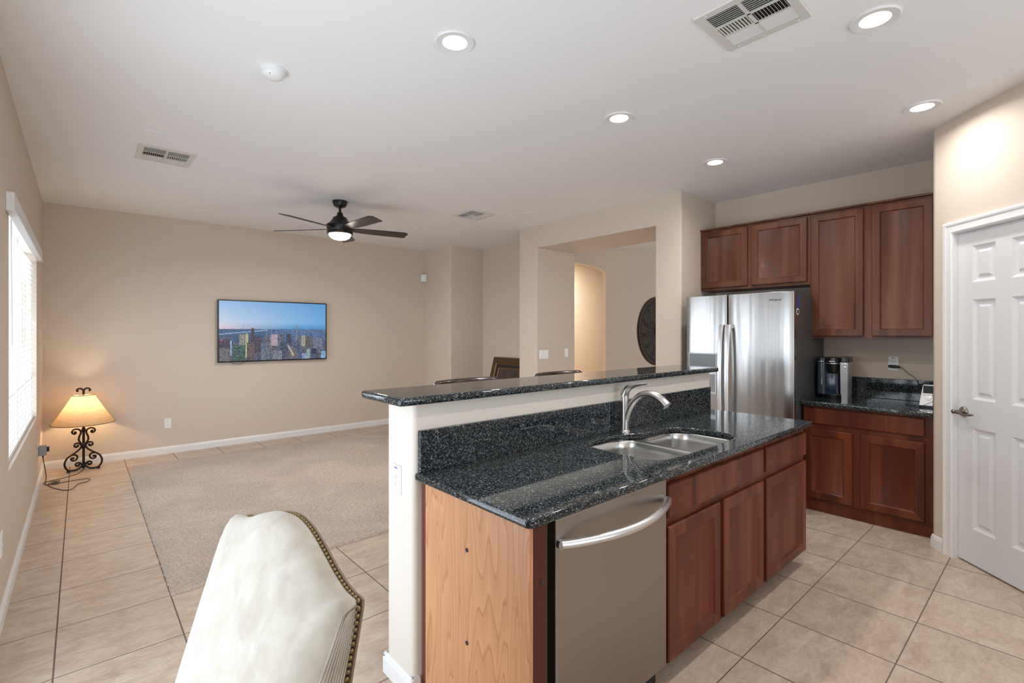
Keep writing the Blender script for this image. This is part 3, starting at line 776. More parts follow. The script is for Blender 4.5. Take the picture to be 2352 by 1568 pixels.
g = G(); g.rings(frame((4.180, 0, 0), (0, 1, 0), (-1, 0, 0)), 2.02, 2.283, 0.88, 1.24, [(0, 0.009), (0.004, 0.012)], back=0.0)
dp = g.obj('dispenser', M['alu'], t)
G().fbox(frame((4.168, 0, 0), (0, 1, 0), (-1, 0, 0)), 2.03, 2.275, 1.112, 1.232, 0, 0.003).obj('display_panel', M['dispglass'], dp, bevel=0.001)
G().fbox(frame((4.168, 0, 0), (0, 1, 0), (-1, 0, 0)), 2.03, 2.275, 1.096, 1.110, 0, 0.004).obj('display_lip', M['blackpl'], dp, bevel=0.001)
G().fbox(frame((4.168, 0, 0), (0, 1, 0), (-1, 0, 0)), 2.035, 2.27, 0.90, 1.055, 0, 0.002).obj('cavity', M['greypl'], dp, bevel=0.001)
g = G()
for z in (0.835, 0.82, 0.805): g.fbox(frame((4.178, 0, 0), (0, 1, 0), (-1, 0, 0)), 2.04, 2.06, z, z+0.003, 0, 0.003)
FRt = frame((4.172, 0, 0), (0, -1, 0), (-1, 0, 0))
text_mesh('Whirlpool', 0.022, FRt, -1.545, 1.684, 0.0012, bold=True, shear=0.3).obj('logo', M['print'], t, smooth=False)
G().ball((4.166, 1.79, 0.94), 0.004, 8, 6).obj('water_drop', M['whitepl'], t) if False else None
FS = frame((4.255, 1.424, 0), (1, 0, 0), (0, -1, 0))
o = G().fbox(FS, 0.030, 0.118, 1.622, 1.722, 0.0, 0.002).obj('magnet', M['sticker'], bevel=0.0005); tag(o, 'blue photo magnet on the refrigerator side, upper one', 'magnet')
g = G(); g.prism([(0, 0)]*0 or [(4.262+0.030*1, 0)]*0 or [(0, 0), (1, 0), (1, 1)][:0] or [(0, 0), (1, 0), (0, 1)], 0, 1) if False else None
O_, U_, V_, N_ = FS
oc = [(0.058+0.032*math.cos(a)*(1.0 if abs(math.cos(a)) > .5 else .9), 1.590+0.028*math.sin(a)) for a in [PI/8+PI/4*k for k in range(8)]]
g.loft([[O_+U_*a+V_*b_+N_*d for a, b_ in oc] for d in (0.0, 0.002)])
t2 = thing('magnet', O_+U_*0.058+V_*1.590, 'white badge shaped magnet with dark print on the refrigerator side', 'magnet')
g.obj('badge', M['whitepl'], t2, smooth=False)
g = G(); g.fbox(FS, 0.038, 0.078, 1.575, 1.603, 0.002, 0.0026); g.obj('badge_print', M['print'], t2, smooth=False)

# ------------------------------------------------------------------ coffee maker
COFFEE = t = thing('coffee_maker', (4.74, 1.29, 0.877), 'dark blue and silver pod coffee maker on the right worktop', 'coffee maker')
zc = 0.8775
g = G(); g.prism(rrect(4.68, 4.90, 1.255, 1.375, 0.02, 4), zc, zc+0.30); g.obj('body', M['keurig'], t, bevel=0.003)
g = G(); g.prism(rrect(4.665, 4.86, 1.345, 1.414, 0.030, 6), zc+0.03, zc+0.298); g.obj('water_tank', M['tank'], t, bevel=0.004)
g = G(); g.prism(rrect(4.662, 4.863, 1.343, 1.416, 0.030, 6), zc+0.299, zc+0.335); g.obj('tank_lid', M['blackpl'], t, bevel=0.004)
g = G(); g.lathe((4.662, 1.382, zc+0.302), [(0.0, 0)]*0+[(0.026, 0), (0.026, 0.004)], 20, sx=0.5); g.obj('tank_ring', M['bar'], t)
loops = []
for z, r in ((zc+0.205, 0.040), (zc+0.225, 0.046), (zc+0.288, 0.052), (zc+0.290, 0.056), (zc+0.325, 0.055), (zc+0.338, 0.046), (zc+0.343, 0.02)):
    loops.append([Vector((4.70-r*1.15*math.cos(a), 1.300+r*math.sin(a), z)) for a in [2*PI*k/28 for k in range(28)]])
G().loft(loops).obj('brew_head', M['blackpl'], t, angle=40)
g = G(); g.lathe((4.70, 1.300, zc+0.286), [(0.0535, 0), (0.0575, 0.001), (0.0575, 0.006), (0.0535, 0.007)], 32, sx=1.15, cap0=False, cap1=False); g.obj('chrome_ring', M['bar'], t)
# silver control column, tapering towards its foot
def col(z): 
    k = (z-zc)/0.33; return 1.188+0.008*(1-k), 1.246, 4.648+0.03*(1-k)
loops = []
for z in lin(zc, zc+0.30, 8):
    a, b_, c = col(z); loops.append([Vector((c+0.006, a, z)), Vector((c, a+0.006, z)), Vector((c, b_, z)), Vector((4.88, b_, z)), Vector((4.88, a, z))])
G().loft(loops).obj('control_column', M['alu'], t, angle=30)
g = G(); g.prism(rrect(4.655, 4.88, 1.187, 1.248, 0.010, 3), zc+0.301, zc+0.342); g.obj('column_cap', M['blackpl'], t, bevel=0.004)
for (yy, zz, r) in ((1.232, 0.285, 0.0065), (1.213, 0.287, 0.008), (1.199, 0.283, 0.005), (1.213, 0.262, 0.010)):
    c = col(zc+zz)[2]; G().lathe((c, yy, zc+zz), [(r, 0), (r, 0.003), (r*0.6, 0.004)], 16, axis=Vector((-1, 0, 0))).obj('button', M['bar'], t)
g = G(); g.lathe((4.70, 1.300, zc), [(0.062, 0), (0.064, 0.004), (0.064, 0.034), (0.060, 0.038), (0.055, 0.034)], 32, sx=1.1); g.obj('drip_tray', M['blackpl'], t)
FC = frame((4.70-0.056*1.15, 0, 0), (0, -1, 0), (-1, 0, 0))
text_mesh('KEURIG', 0.011, FC, -1.300, zc+0.307, 0.001).obj('logo', M['bar'], t, smooth=False)
COFFEE.rotation_euler.z = 0.12; COFFEE.location.y = 1.276
# phone / message unit standing at the pantry side
t = thing('answering_phone', (4.68, 0.66, 0.877), 'silver desk phone with black screen, half hidden by the pantry wall', 'phone')
loops = []
def ph(v):   # v 0..1 up the tilted front
    return Vector((4.60+0.075*v, 0, zc+0.012+0.150*v))
for v_, w in ((0, 0.050), (0.25, 0.050), (0.6, 0.044), (0.9, 0.040), (1.0, 0.034)):
    p = ph(v_); loops.append([Vector((p.x, 0.662-w, p.z)), Vector((p.x, 0.662+w, p.z)), Vector((p.x+0.045, 0.662+w, p.z-0.006)), Vector((p.x+0.045, 0.662-w, p.z-0.006))])
G().loft(loops).obj('housing', M['alu'], t, bevel=0.005)
FPh = (Vector((4.60, 0.662, zc+0.012)), Vector((0, 1, 0)), Vector((0.075, 0, 0.150)).normalized(), Vector((-0.150, 0, 0.075)).normalized())
G().fbox(FPh, -0.034, 0.034, 0.098, 0.158, 0.0, 0.003).obj('screen', M['lcd'], t, bevel=0.002)
for k in range(3): G().fbox(FPh, -0.034+0.024*k, -0.016+0.024*k, 0.084, 0.092, 0, 0.004).obj('button', M['whitepl'], t, bevel=0.001)
g = G(); g.lathe(FPh[0]+FPh[2]*0.062+FPh[3]*0.0005, [(0.018, 0), (0.018, 0.003), (0.013, 0.004)], 20, axis=FPh[3]); g.obj('dial_button', M['alu'], t)
G().box(4.60, 4.70, 0.61, 0.714, zc, zc+0.010).obj('base', M['blackpl'], t, bevel=0.003)

g = G(); g.tube([(4.972, 0.962, 1.146), (4.970, 0.945, 1.146), (4.970, 0.92, 1.145), (4.970, 0.90, 1.144), (4.970, 0.888, 1.143)], [0.010, 0.0125, 0.0125, 0.010, 0.005], 12); PLUG = g
pc = catmull([(4.970, 0.888, 1.143), (4.966, 0.868, 1.132), (4.963, 0.84, 1.10), (4.962, 0.80, 1.07), (4.958, 0.78, 1.045), (4.945, 0.76, 0.98), (4.90, 0.74, 0.90), (4.84, 0.73, 0.882), (4.78, 0.70, 0.881), (4.72, 0.68, 0.882)], 5)
g = G(); g.tube(pc, 0.0022, 6); pcord = g.obj('power_cord', M['blackmatte'], t); PLUG.obj('plug', M['blackpl'], pcord)
cp = catmull([(4.69, 0.735, 0.880), (4.66, 0.80, 0.8805), (4.62, 0.76, 0.8805), (4.59, 0.725, 0.8805), (4.585, 0.69, 0.889), (4.59, 0.65, 0.915), (4.60, 0.63, 0.93)], 5)
g = G(); g.tube(cp, 0.0018, 6)
g.obj('handset_cord', M['blackmatte'], t)
# ------------------------------------------------------------------ outlets, switches, plugs
def outlet(loc, F, label, cat='outlet', w=0.07, h=0.115, kind='duplex', gangs=1, name='wall_outlet', mark=False):
    O, U, V, Nn = F; F0 = (Vector(loc), U, V, Nn)
    t = thing(name, loc, label, cat)
    w2 = w/2
    G().rings(F0, -w2, w2, -h/2, h/2, [(0, 0.003), (0.003, 0.006)], back=0.0005).obj('cover_plate', M['whitepl'], t)
    if kind == 'duplex':
        for z in (-0.021, 0.021):
            g = G(); g.loft([[F0[0]+U*(0.0165*math.cos(a))+V*(z+0.0145*math.sin(a))+Nn*d for a in [2*PI*k/16 for k in range(16)]] for d in (0.0055, 0.0075)])
            r = g.obj('socket', M['whitepl'], t)
            g = G(); g.fbox(F0, -0.008, -0.006, z-0.001, z+0.007, 0.0076, 0.0079); g.fbox(F0, 0.006, 0.008, z-0.001, z+0.007, 0.0076, 0.0079); g.fbox(F0, -0.002, 0.002, z-0.010, z-0.006, 0.0076, 0.0079)
            g.obj('slots', M['slot'], r, smooth=False)
    elif kind == 'decora':
        G().fbox(F0, -0.0165, 0.0165, -0.033, 0.033, 0.0055, 0.008).obj('receptacle', M['whitepl'], t, bevel=0.001)
        g = G()
        for z in (-0.018, 0.012):
            g.fbox(F0, -0.008, -0.0065, z, z+0.007, 0.0081, 0.0084); g.fbox(F0, 0.0065, 0.008, z, z+0.007, 0.0081, 0.0084); g.fbox(F0, -0.002, 0.002, z-0.008, z-0.004, 0.0081, 0.0084)
        g.obj('slots', M['slot'], t, smooth=False)
    elif kind == 'switch':
        for k in range(gangs):
            u = (k-(gangs-1)/2)*0.046
            G().rings(F0, u-0.0165, u+0.0165, -0.033, 0.033, [(0, 0.0075), (0.002, 0.010)], back=0.0055).obj('rocker', M['whitepl'], t)
    if mark: G().fbox(F0, -0.012, 0.012, h/2-0.014, h/2-0.009, 0.006, 0.0063).obj('printed_mark', M['bluemark'], t, smooth=False)
    return t
FKw = frame((0, 0, 0), (0, -1, 0), (-1, 0, 0))
outlet((4.99, 0.934, 1.168), FKw, 'white outlet with a black plug above the right worktop', kind='decora', mark=True)
FTv = frame((0, 0, 0), (1, 0, 0), (0, -1, 0))
outlet((0.767, YT, 0.357), FTv, 'white duplex outlet low on the television wall')
FLw = frame((0, 0, 0), (0, 1, 0), (1, 0, 0))
outlet((XL, 3.45, 0.385), FLw, 'white outlet low on the left wall near the front of the room', h=0.12)
outlet((XL, 6.20, 0.36), FLw, 'white outlet on the left wall behind the lamp adapter', h=0.12)
FEnd = frame((0, 0, 0), (0, -1, 0), (-1, 0, 0))
outlet((0.963, 1.795, 0.828), FEnd, 'white outlet on the end of the island half wall', kind='decora', mark=True)
FJ = frame((0, 0, 0), (1, 0, 0), (0, -1, 0))
outlet((4.42, 4.40, 1.145), FJ, 'white triple rocker switch on the jamb of the wall opening', cat='light switch', w=0.165, kind='switch', gangs=3, name='light_switch')
outlet((4.845, 4.40, 1.155), FJ, 'white single rocker switch on the jamb, nearer the far room', cat='light switch', kind='switch', name='light_switch')
t = thing('alarm_sensor', (4.235, 6.995, 2.31), 'small white motion sensor high in the corner beside the television wall', 'sensor')
g = G(); g.prism([(4.175, 6.997), (4.255, 6.93), (4.245, 6.918), (4.205, 6.925), (4.168, 6.965)], 2.255, 2.372); g.obj('housing', M['whitepl'], t, bevel=0.006)
g = G(); g.ball((4.198, 6.935, 2.345), 0.004, 8, 6); g.obj('indicator', M['greypl'], t)

# ------------------------------------------------------------------ television
t = thing('television', (1.943, 6.96, 1.44), 'black framed flat television showing a city skyline at dusk', 'television')
xa, xb, za, zb = 1.270, 2.616, 1.048, 1.835
Ft = frame((0, 6.945, 0), (1, 0, 0), (0, -1, 0))
G().box(xa, xb, 6.945, 6.975, za, zb).obj('frame', M['blackpl'], t, bevel=0.003)
g = G(); g.rings(Ft, xa, xb, za, zb, [(0, 0.001), (0.001, 0.006), (0.013, 0.006), (0.014, 0.0025)], cap=False); g.obj('bezel', M['blackpl'], t)
G().box(1.7, 2.2, 6.975, 6.999, 1.25, 1.65).obj('wall_mount', M['blackmatte'], t, smooth=False)
# picture on the screen (its own light)
PW, PH = 320, 180
img = np.zeros((PH, PW, 3))
rng = np.random.RandomState(11)
U_, V_ = np.meshgrid(np.linspace(0, 1, PW), np.linspace(0, 1, PH))     # V 0 = top
tl, tr_ = np.array([146, 184, 226.]), np.array([92, 152, 208.])
hl, hr = np.array([222, 190, 200.]), np.array([74, 138, 192.])
top = tl+(tr_-tl)*U_[..., None]; hor = hl+(hr-hl)*np.clip(U_*1.5, 0, 1)[..., None]
mid = np.array([196, 208, 226.])+(np.array([104, 164, 214.])-np.array([196, 208, 226.]))*U_[..., None]
vv = np.clip(V_/0.47, 0, 1)[..., None]
img[:] = np.where(vv < 0.75, top+(mid-top)*(vv/0.75), mid+(hor-mid)*((vv-0.75)/0.25))
H0 = int(0.47*PH)
for y in range(H0, PH):
    a = (y-H0)/(PH-H0)
    img[y] = np.array([44, 92, 150.])*(1-a)+np.array([58, 66, 98.])*a
    nz_ = rng.rand(PW)
    img[y] += (nz_[:, None] > 0.72)*np.array([70, 80, 88])*(0.3+0.5*(U_[0] > 0.4))[:, None]
for x in range(PW):                       # river
    u = x/PW
    if u < 0.42:
        yr = int(PH*(0.555-0.17*u)); img[yr-1:yr+2, x] = np.array([132, 168, 208])
def bld(u0, u1, v0, base, lit, dens=0.4, v1=1.0, stripes=False):
    x0, x1, y0, y1 = int(u0*PW), max(int(u0*PW)+1, int(u1*PW)), int(v0*PH), int(v1*PH)
    hh, ww = y1-y0, x1-x0
    b_ = np.ones((hh, ww, 1))*np.array(base, float)
    b_ *= (0.85+0.3*rng.rand(1, ww, 1))
    msk = rng.rand(hh, ww) < dens
    if not stripes: msk[::2, :] = False
    else: msk[:, ::2] = False
    b_[msk] = np.array(lit)*(0.6+0.5*rng.rand(msk.sum(), 1))
    img[y0:y1, x0:x1] = b_
for k in range(90):
    u = rng.rand(); v0 = 0.56+0.36*rng.rand()**0.9; wd = 0.02+0.045*rng.rand()*(v0)
    base = [(60, 70, 104), (72, 76, 98), (48, 58, 92), (88, 90, 112), (92, 78, 92)][rng.randint(5)]
    lit = [(206, 190, 150), (150, 170, 210), (228, 206, 160), (120, 140, 180)][rng.randint(4)]
    bld(u, min(1, u+wd), v0, base, lit, 0.25+0.2*rng.rand(), min(1, v0+0.12+0.25*rng.rand()))
bld(0.17, 0.235, 0.56, (132, 128, 112), (214, 202, 140), 0.5, 0.85); bld(0.225, 0.25, 0.54, (190, 178, 96), (236, 220, 120), 0.5, 0.95)
bld(0.275, 0.30, 0.455, (96, 70, 72), (130, 100, 90), 0.3, 0.66); bld(0.27, 0.37, 0.60, (66, 56, 84), (210, 150, 140), 0.25, 0.88)
bld(0.12, 0.225, 0.74, (34, 84, 84), (150, 196, 130), 0.5); bld(0.24, 0.30, 0.70, (88, 70, 86), (222, 160, 90), 0.35)
bld(0.36, 0.445, 0.71, (70, 90, 130), (196, 190, 150), 0.45); bld(0.455, 0.52, 0.56, (190, 150, 156), (226, 190, 184), 0.5, 0.76)
bld(0.47, 0.56, 0.84, (110, 116, 140), (190, 186, 150), 0.4); bld(0.60, 0.645, 0.56, (58, 62, 90), (96, 104, 134), 0.3, 0.72)
bld(0.695, 0.71, 0.405, (104, 124, 150), (190, 206, 210), 0.5, 0.66); bld(0.75, 0.79, 0.58, (170, 160, 120), (240, 224, 120), 0.5, 0.78)
bld(0.79, 0.86, 0.60, (92, 84, 84), (190, 160, 110), 0.3, 0.80); bld(0.87, 0.97, 0.62, (96, 104, 130), (180, 186, 196), 0.4, 0.84)
bld(0.80, 0.835, 0.83, (150, 176, 150), (150, 220, 180), 0.5); bld(0.75, 0.80, 0.90, (110, 130, 200), (196, 210, 250), 0.6, 1.0, True)
bld(0.95, 1.0, 0.87, (90, 160, 210), (160, 214, 240), 0.6, 1.0, True); bld(0.85, 0.90, 0.82, (40, 46, 90), (60, 70, 120), 0.3, 0.92)
bld(0.0, 0.09, 0.64, (70, 60, 88), (230, 90, 120), 0.12, 0.78); bld(0.0, 0.10, 0.78, (96, 90, 96), (200, 180, 140), 0.4)
bld(0.095, 0.108, 0.66, (120, 150, 200), (230, 240, 255), 0.7, 0.92); bld(0.01, 0.03, 0.64, (214, 60, 92), (240, 90, 120), 0.5, 0.67)
for v_ in range(int(0.38*PH), int(0.56*PH)): img[v_, int(0.207*PW)] = (60, 190, 160) if v_ > 0.46*PH else (110, 140, 160)
for v_ in range(int(0.44*PH), int(0.6*PH)): img[v_, int(0.042*PW)] = (96, 120, 160)
for k in range(40): img[int((0.76+0.0045*k)*PH) if (0.76+0.0045*k) < 0.98 else PH-2, int((0.615+0.0012*k)*PW):int((0.622+0.0014*k)*PW)+1] = (232, 190, 120)
ct = img[H0:]; gy = ct.mean(-1, keepdims=True); fine_ = rng.rand(*ct.shape[:2])[..., None]
ct = gy*np.array([0.92, 1.0, 1.16])*0.45+ct*0.55; ct = ct*(0.62+0.62*fine_)
img[H0:] = ct
lin_ = ((np.clip(img, 0, 255)/255+0.055)/1.055)**2.4
sx0, sx1, sz0, sz1 = xa+0.014, xb-0.014, za+0.016, zb-0.014
xs = np.linspace(sx0, sx1, PW+1); zs = np.linspace(sz1, sz0, PH+1)
Xg, Zg = np.meshgrid(xs, zs); co = np.stack([Xg-1.943, np.full_like(Xg, 6.9417-6.96), Zg-1.44], -1).reshape(-1, 3)
idx = np.arange((PW+1)*(PH+1)).reshape(PH+1, PW+1)
fa = np.stack([idx[:-1, :-1], idx[1:, :-1], idx[1:, 1:], idx[:-1, 1:]], -1).reshape(-1, 4)
me = bpy.data.meshes.new('screen'); me.from_pydata(co.tolist(), [], fa.tolist())
at = me.color_attributes.new('picture', 'FLOAT_COLOR', 'CORNER')
rgba = np.concatenate([lin_.reshape(-1, 3), np.ones((PW*PH, 1))], 1); rgba = np.repeat(rgba, 4, 0).astype(np.float32)
at.data.foreach_set('color', rgba.ravel())
m, nt, b = new_mat('lit_tv_screen'); ca = N(nt, 'ShaderNodeVertexColor', layer_name='picture')
setp(b, color=(0.01, 0.01, 0.01, 1), rough=0.2, es=0.62); nt.links.new(ca.outputs[0], b.inputs['Emission Color']); me.materials.append(m)
o = bpy.data.objects.new('screen', me); COL.objects.link(o); o.parent = t
g = G(); g.tube(catmull([(1.42, 6.965, 1.052), (1.45, 6.97, 1.028), (1.50, 6.972, 1.020), (1.545, 6.97, 1.026), (1.575, 6.965, 1.052)], 6), 0.0025, 6); g.obj('cable_loop', M['blackmatte'], t)

# ------------------------------------------------------------------ ceiling fan
FX, FY = 2.003, 4.95
t = thing('ceiling_fan', (FX, FY, CH), 'black five blade ceiling fan with lit bowl over the living room', 'ceiling fan')
G().lathe((FX, FY, 0), [(0.074, CH-0.0005), (0.074, CH-0.008), (0.070, CH-0.03), (0.058, CH-0.055), (0.035, CH-0.066), (0.015, CH-0.068)], 32).obj('canopy', M['fanblk'], t)
G().lathe((FX, FY, 0), [(0.013, CH-0.066), (0.013, 2.655)], 16).obj('downrod', M['fanblk'], t)
G().lathe((FX, FY, 0), [(0.016, 2.662), (0.026, 2.655), (0.034, 2.625), (0.045, 2.612), (0.066, 2.606), (0.076, 2.585), (0.098, 2.555), (0.134, 2.525), (0.136, 2.515), (0.122, 2.478), (0.118, 2.465)], 40).obj('motor_housing', M['fanblk'], t)
G().lathe((FX, FY, 0), [(0.119, 2.4645), (0.128, 2.460), (0.126, 2.435), (0.118, 2.433)], 40).obj('light_ring', M['iron'], t)
G().lathe((FX, FY, 0), [(0.110, 2.434), (0.107, 2.420), (0.092, 2.398), (0.066, 2.383), (0.033, 2.375), (0.0001, 2.373)], 40).obj('glass_bowl', M['fanglass'], t)
def blade(ang):
    u = Vector((math.cos(ang), math.sin(ang), 0)); c = Vector((u.y, -u.x, 0)); up = Vector((0, 0, 1))
    pt = math.radians(12.5); wd = c*math.cos(pt)+up*math.sin(pt); nn = u.cross(wd).normalized()
    O = Vector((FX, FY, 2.488))
    out = [(0.105, -0.035), (0.18, -0.052), (0.35, -0.064), (0.69, -0.070), (0.705, 0.045), (0.66, 0.070), (0.35, 0.062), (0.18, 0.050), (0.105, 0.033)]
    g = G(); g.loft([[O+u*a+wd*b_+nn*d for a, b_ in out] for d in (-0.0035, 0.0035)]); 
    return g
a0 = math.radians(59.5)
for k in range(5): blade(a0+k*2*PI/5).obj('blade', M['blade'], t, bevel=0.0015)
area('fan_lamp', (FX, FY, 2.36), (0, 0, 0), 0.2, 0.2, 15, (1, 0.92, 0.84), shape='DISK')
l = bpy.data.lights.new('fan_glow', 'POINT'); l.energy = 1.5; l.color = (1, 0.90, 0.78); l.shadow_soft_size = 0.1
o = bpy.data.objects.new('fan_glow', l); COL.objects.link(o); o.location = (FX, FY, 2.33)

# ------------------------------------------------------------------ recessed lights
def can(x, y, label):
    t = thing('recessed_light', (x, y, CH), label, 'ceiling light', 'recessed ceiling lights in the kitchen')
    G().lathe((x, y, 0), [(0.092, CH-0.0004), (0.092, CH-0.004), (0.088, CH-0.008), (0.058, CH-0.005), (0.054, CH-0.001)], 40, cap0=False, cap1=False).obj('trim_ring', M['trimw'], t)
    G().lathe((x, y, 0), [(0.0555, CH-0.0008), (0.054, CH-0.003), (0.03, CH-0.0045), (0.0001, CH-0.005)], 32, cap0=False).obj('lens', M['lens'], t)
    o = area('recessed_lamp', (x, y, CH-0.012), (0, 0, 0), 0.105, 0.105, CAN_W, WARM, shape='DISK', spread=math.radians(165))
can(1.308, 1.885, 'recessed ceiling light above the near end of the bar')
can(2.548, 1.866, 'recessed ceiling light above the middle of the island')
can(3.780, 1.844, 'recessed ceiling light in front of the refrigerator')
can(2.572, 0.545, 'large looking recessed light beside the ceiling vent at upper right')
can(3.785, 0.570, 'recessed ceiling light close to the pantry corner')
can(1.308, 0.545, 'recessed ceiling light over the aisle directly above the viewer')

# ------------------------------------------------------------------ ceiling vents
def vent(x0, x1, y0, y1, swap, label):
    """register: two banks of three louvre sections; swap=False puts the middle rib along X"""
    t = thing('ceiling_vent', ((x0+x1)/2, (y0+y1)/2, CH), label, 'vent')
    F = (Vector((0, 0, CH)), Vector((1, 0, 0)), Vector((0, 1, 0)), Vector((0, 0, -1)))
    G().rings(F, x0, x1, y0, y1, [(0, 0.002), (0.003, 0.007), (0.036, 0.007), (0.038, 0.002)], back=0.0005, cap=False) .obj('frame', M['vent'], t) if False else None
    g = G(); g.rings(F, x0, x1, y0, y1, [(0, 0.0005), (0, 0.003), (0.004, 0.008), (0.038, 0.008), (0.038, 0.001)], cap=False)
    a0_, a1_, b0, b1 = x0+0.038, x1-0.038, y0+0.038, y1-0.038
    if swap: ym = None; xm = (a0_+a1_)/2; g.fbox(F, xm-0.007, xm+0.007, b0, b1, 0.001, 0.008)
    else: ym = (b0+b1)/2; g.fbox(F, a0_, a1_, ym-0.007, ym+0.007, 0.001, 0.008)
    L0, L1 = (b0, b1) if swap else (a0_, a1_)
    cuts = [L0, L0+(L1-L0)*0.36, L0+(L1-L0)*0.66, L1]
    for c in cuts[1:3]:
        if swap: g.fbox(F, a0_, a1_, c-0.004, c+0.004, 0.001, 0.008)
        else: g.fbox(F, c-0.004, c+0.004, b0, b1, 0.001, 0.008)
    g.obj('frame', M['vent'], t, smooth=False)
    G().fbox(F, a0_-0.001, a1_+0.001, b0-0.001, b1+0.001, 0.0002, 0.0008).obj('duct_backing', M['dark'], t, smooth=False)
    g = G()
    def slat(p0, p1, wdir, tilt, w_):
        wv_ = wdir*math.cos(tilt)+Vector((0, 0, -1))*math.sin(tilt)
        p0 = Vector(p0); p1 = Vector(p1)
        nn = (p1-p0).normalized().cross(wv_).normalized()*0.0006
        g.loft([[p+wv_*s_*w_/2+nn*q for s_, q in ((-1, -1), (1, -1), (1, 1), (-1, 1))] for p in (p0, p1)])
    zc_ = CH-0.0045
    banks = [(a0_, (a0_+a1_)/2-0.007), ((a0_+a1_)/2+0.007, a1_)] if swap else [(b0, (b0+b1)/2-0.007), ((b0+b1)/2+0.007, b1)]
    ax = Vector((0, 1, 0)) if swap else Vector((1, 0, 0)); bx = Vector((1, 0, 0)) if swap else Vector((0, 1, 0))
    for bi, (p, q) in enumerate(banks):
        for si in (0, 2):
            c0, c1 = cuts[si]+0.004, cuts[si+1]-0.004; n = 7
            for k in range(n):
                c = c0+(c1-c0)*(k+0.5)/n
                A_ = ax*c+bx*p+Vector((0, 0, zc_)); B_ = ax*c+bx*q+Vector((0, 0, zc_))
                slat(A_, B_, ax, math.radians(-55 if si == 0 else 38), 0.0075 if si == 0 else 0.0125)
        c0, c1 = cuts[1]+0.004, cuts[2]-0.004; n = 10
        for k in range(n):
            c = p+(q-p)*(k+0.5)/n
            slat(ax*c0+bx*c+Vector((0, 0, zc_)), ax*c1+bx*c+Vector((0, 0, zc_)), bx, math.radians(-60 if bi == 0 else 60), 0.008)
    g.obj('louvres', M['vent'], t, smooth=False)
    for (sx_, sy_) in ((x0+0.018, y0+0.05), (x1-0.018, y0+0.05), (x0+0.018, y1-0.05), (x1-0.018, y1-0.05)):
        G().lathe((sx_, sy_, CH-0.008), [(0.004, 0), (0.003, 0.0018)], 10, axis=Vector((0, 0, -1))).obj('screw', M['trimw'], t)
vent(1.980, 2.340, 0.712, 1.066, False, 'large white ceiling vent above the aisle at the top of the picture')
vent(0.309, 0.662, 4.375, 4.757, True, 'white ceiling vent over the window side of the living room')
vent(3.215, 3.570, 4.315, 4.680, False, 'white ceiling vent to the right of the ceiling fan')
# smoke detector
t = thing('smoke_detector', (0.745, 2.70, CH), 'round white detector dome on the living room side of the ceiling', 'smoke detector')
G().lathe((0.745, 2.70, CH-0.0005), [(0.062, 0), (0.062, 0.008), (0.058, 0.011)], 36, axis=Vector((0, 0, -1))).obj('base_plate', M['whitepl'], t)
G().lathe((0.745, 2.70, CH-0.0115), [(0.056, 0), (0.055, 0.012), (0.048, 0.026), (0.030, 0.036), (0.0001, 0.039)], 36, axis=Vector((0, 0, -1))).obj('dome', M['whitepl'], t)
g = G(); g.lathe((0.718, 2.665, CH-0.040), [(0.0025, 0), (0.002, 0.003)], 8, axis=Vector((-0.3, -0.5, -1)).normalized()); g.obj('indicator', M['slot'], t)
for (x, y, w_, lb) in ((0.38, 4.10, 0.13, 'flush white ceiling cover plate just before the living room vent'), (0.36, 6.53, 0.10, 'flush white ceiling cover plate near the lamp corner'),
                   (3.82, 4.00, 0.10, 'flush white ceiling cover plate nearest the wall opening'), (3.85, 5.345, 0.09, 'flush white ceiling cover plate beyond the right living room vent'), (3.82, 6.48, 0.09, 'flush white ceiling cover plate by the far jog of the wall')):
    o = G().box(x-w_/2, x+w_/2, y-w_/2, y+w_/2, CH-0.006, CH-0.0003).obj('ceiling_cover_plate', M['ceiling'], bevel=0.002); tag(o, lb, 'cover plate')

# ------------------------------------------------------------------ lamp
LX, LY = 0.022, 6.77
LAMP = t = thing('table_lamp', (LX, LY, 0), 'lit wrought iron scroll lamp with wide parchment shade standing on the floor', 'lamp')
G().lathe((LX, LY, 0), [(0.011, 0.012), (0.011, 0.45), (0.018, 0.452), (0.045, 0.462), (0.048, 0.468), (0.014, 0.470), (0.014, 0.50)], 16).obj('pole', M['iron'], t)
def zp(p): return ((p[0]-645)/1430.0, (1240-p[1])/1383.0)
curves = [
 [(758, 688), (746, 700), (764, 712), (790, 700), (799, 674), (775, 648), (730, 648), (692, 672), (682, 712), (703, 760), (708, 812), (680, 862)],
 [(722, 886), (732, 902), (753, 898), (769, 876), (755, 852), (722, 850), (692, 866), (664, 905)],
 [(664, 878), (690, 932), (740, 970), (800, 1000), (860, 1035), (893, 1095), (888, 1150), (850, 1205), (790, 1232), (730, 1230), (680, 1195), (658, 1160)],
 [(708, 1163), (722, 1176), (746, 1164), (752, 1140), (725, 1128), (690, 1140), (662, 1175)],
 [(782, 1052), (798, 1046), (812, 1062), (785, 1086), (745, 1080), (728, 1045), (750, 1013), (802, 1002)]]
for ang in (math.radians(214), math.radians(-34), math.radians(90)):
    u = Vector((math.cos(ang), math.sin(ang), 0)); g = G()
    for cv in curves:
        pts = [Vector((LX, LY, 0))+u*zp(p)[0]+Vector((0, 0, max(0.012, zp(p)[1]))) for p in cv]
        g.tube(catmull(pts, 5), 0.0085, 8)
        g.ball(pts[0], 0.012, 8, 6)
    f = Vector((LX, LY, 0))+u*0.142
    g.ball(f+Vector((0, 0, 0.012)), 0.011, 8, 6, (1.4, 1.4, 1)); 
    g.obj('scroll_leg', M['iron'], t)
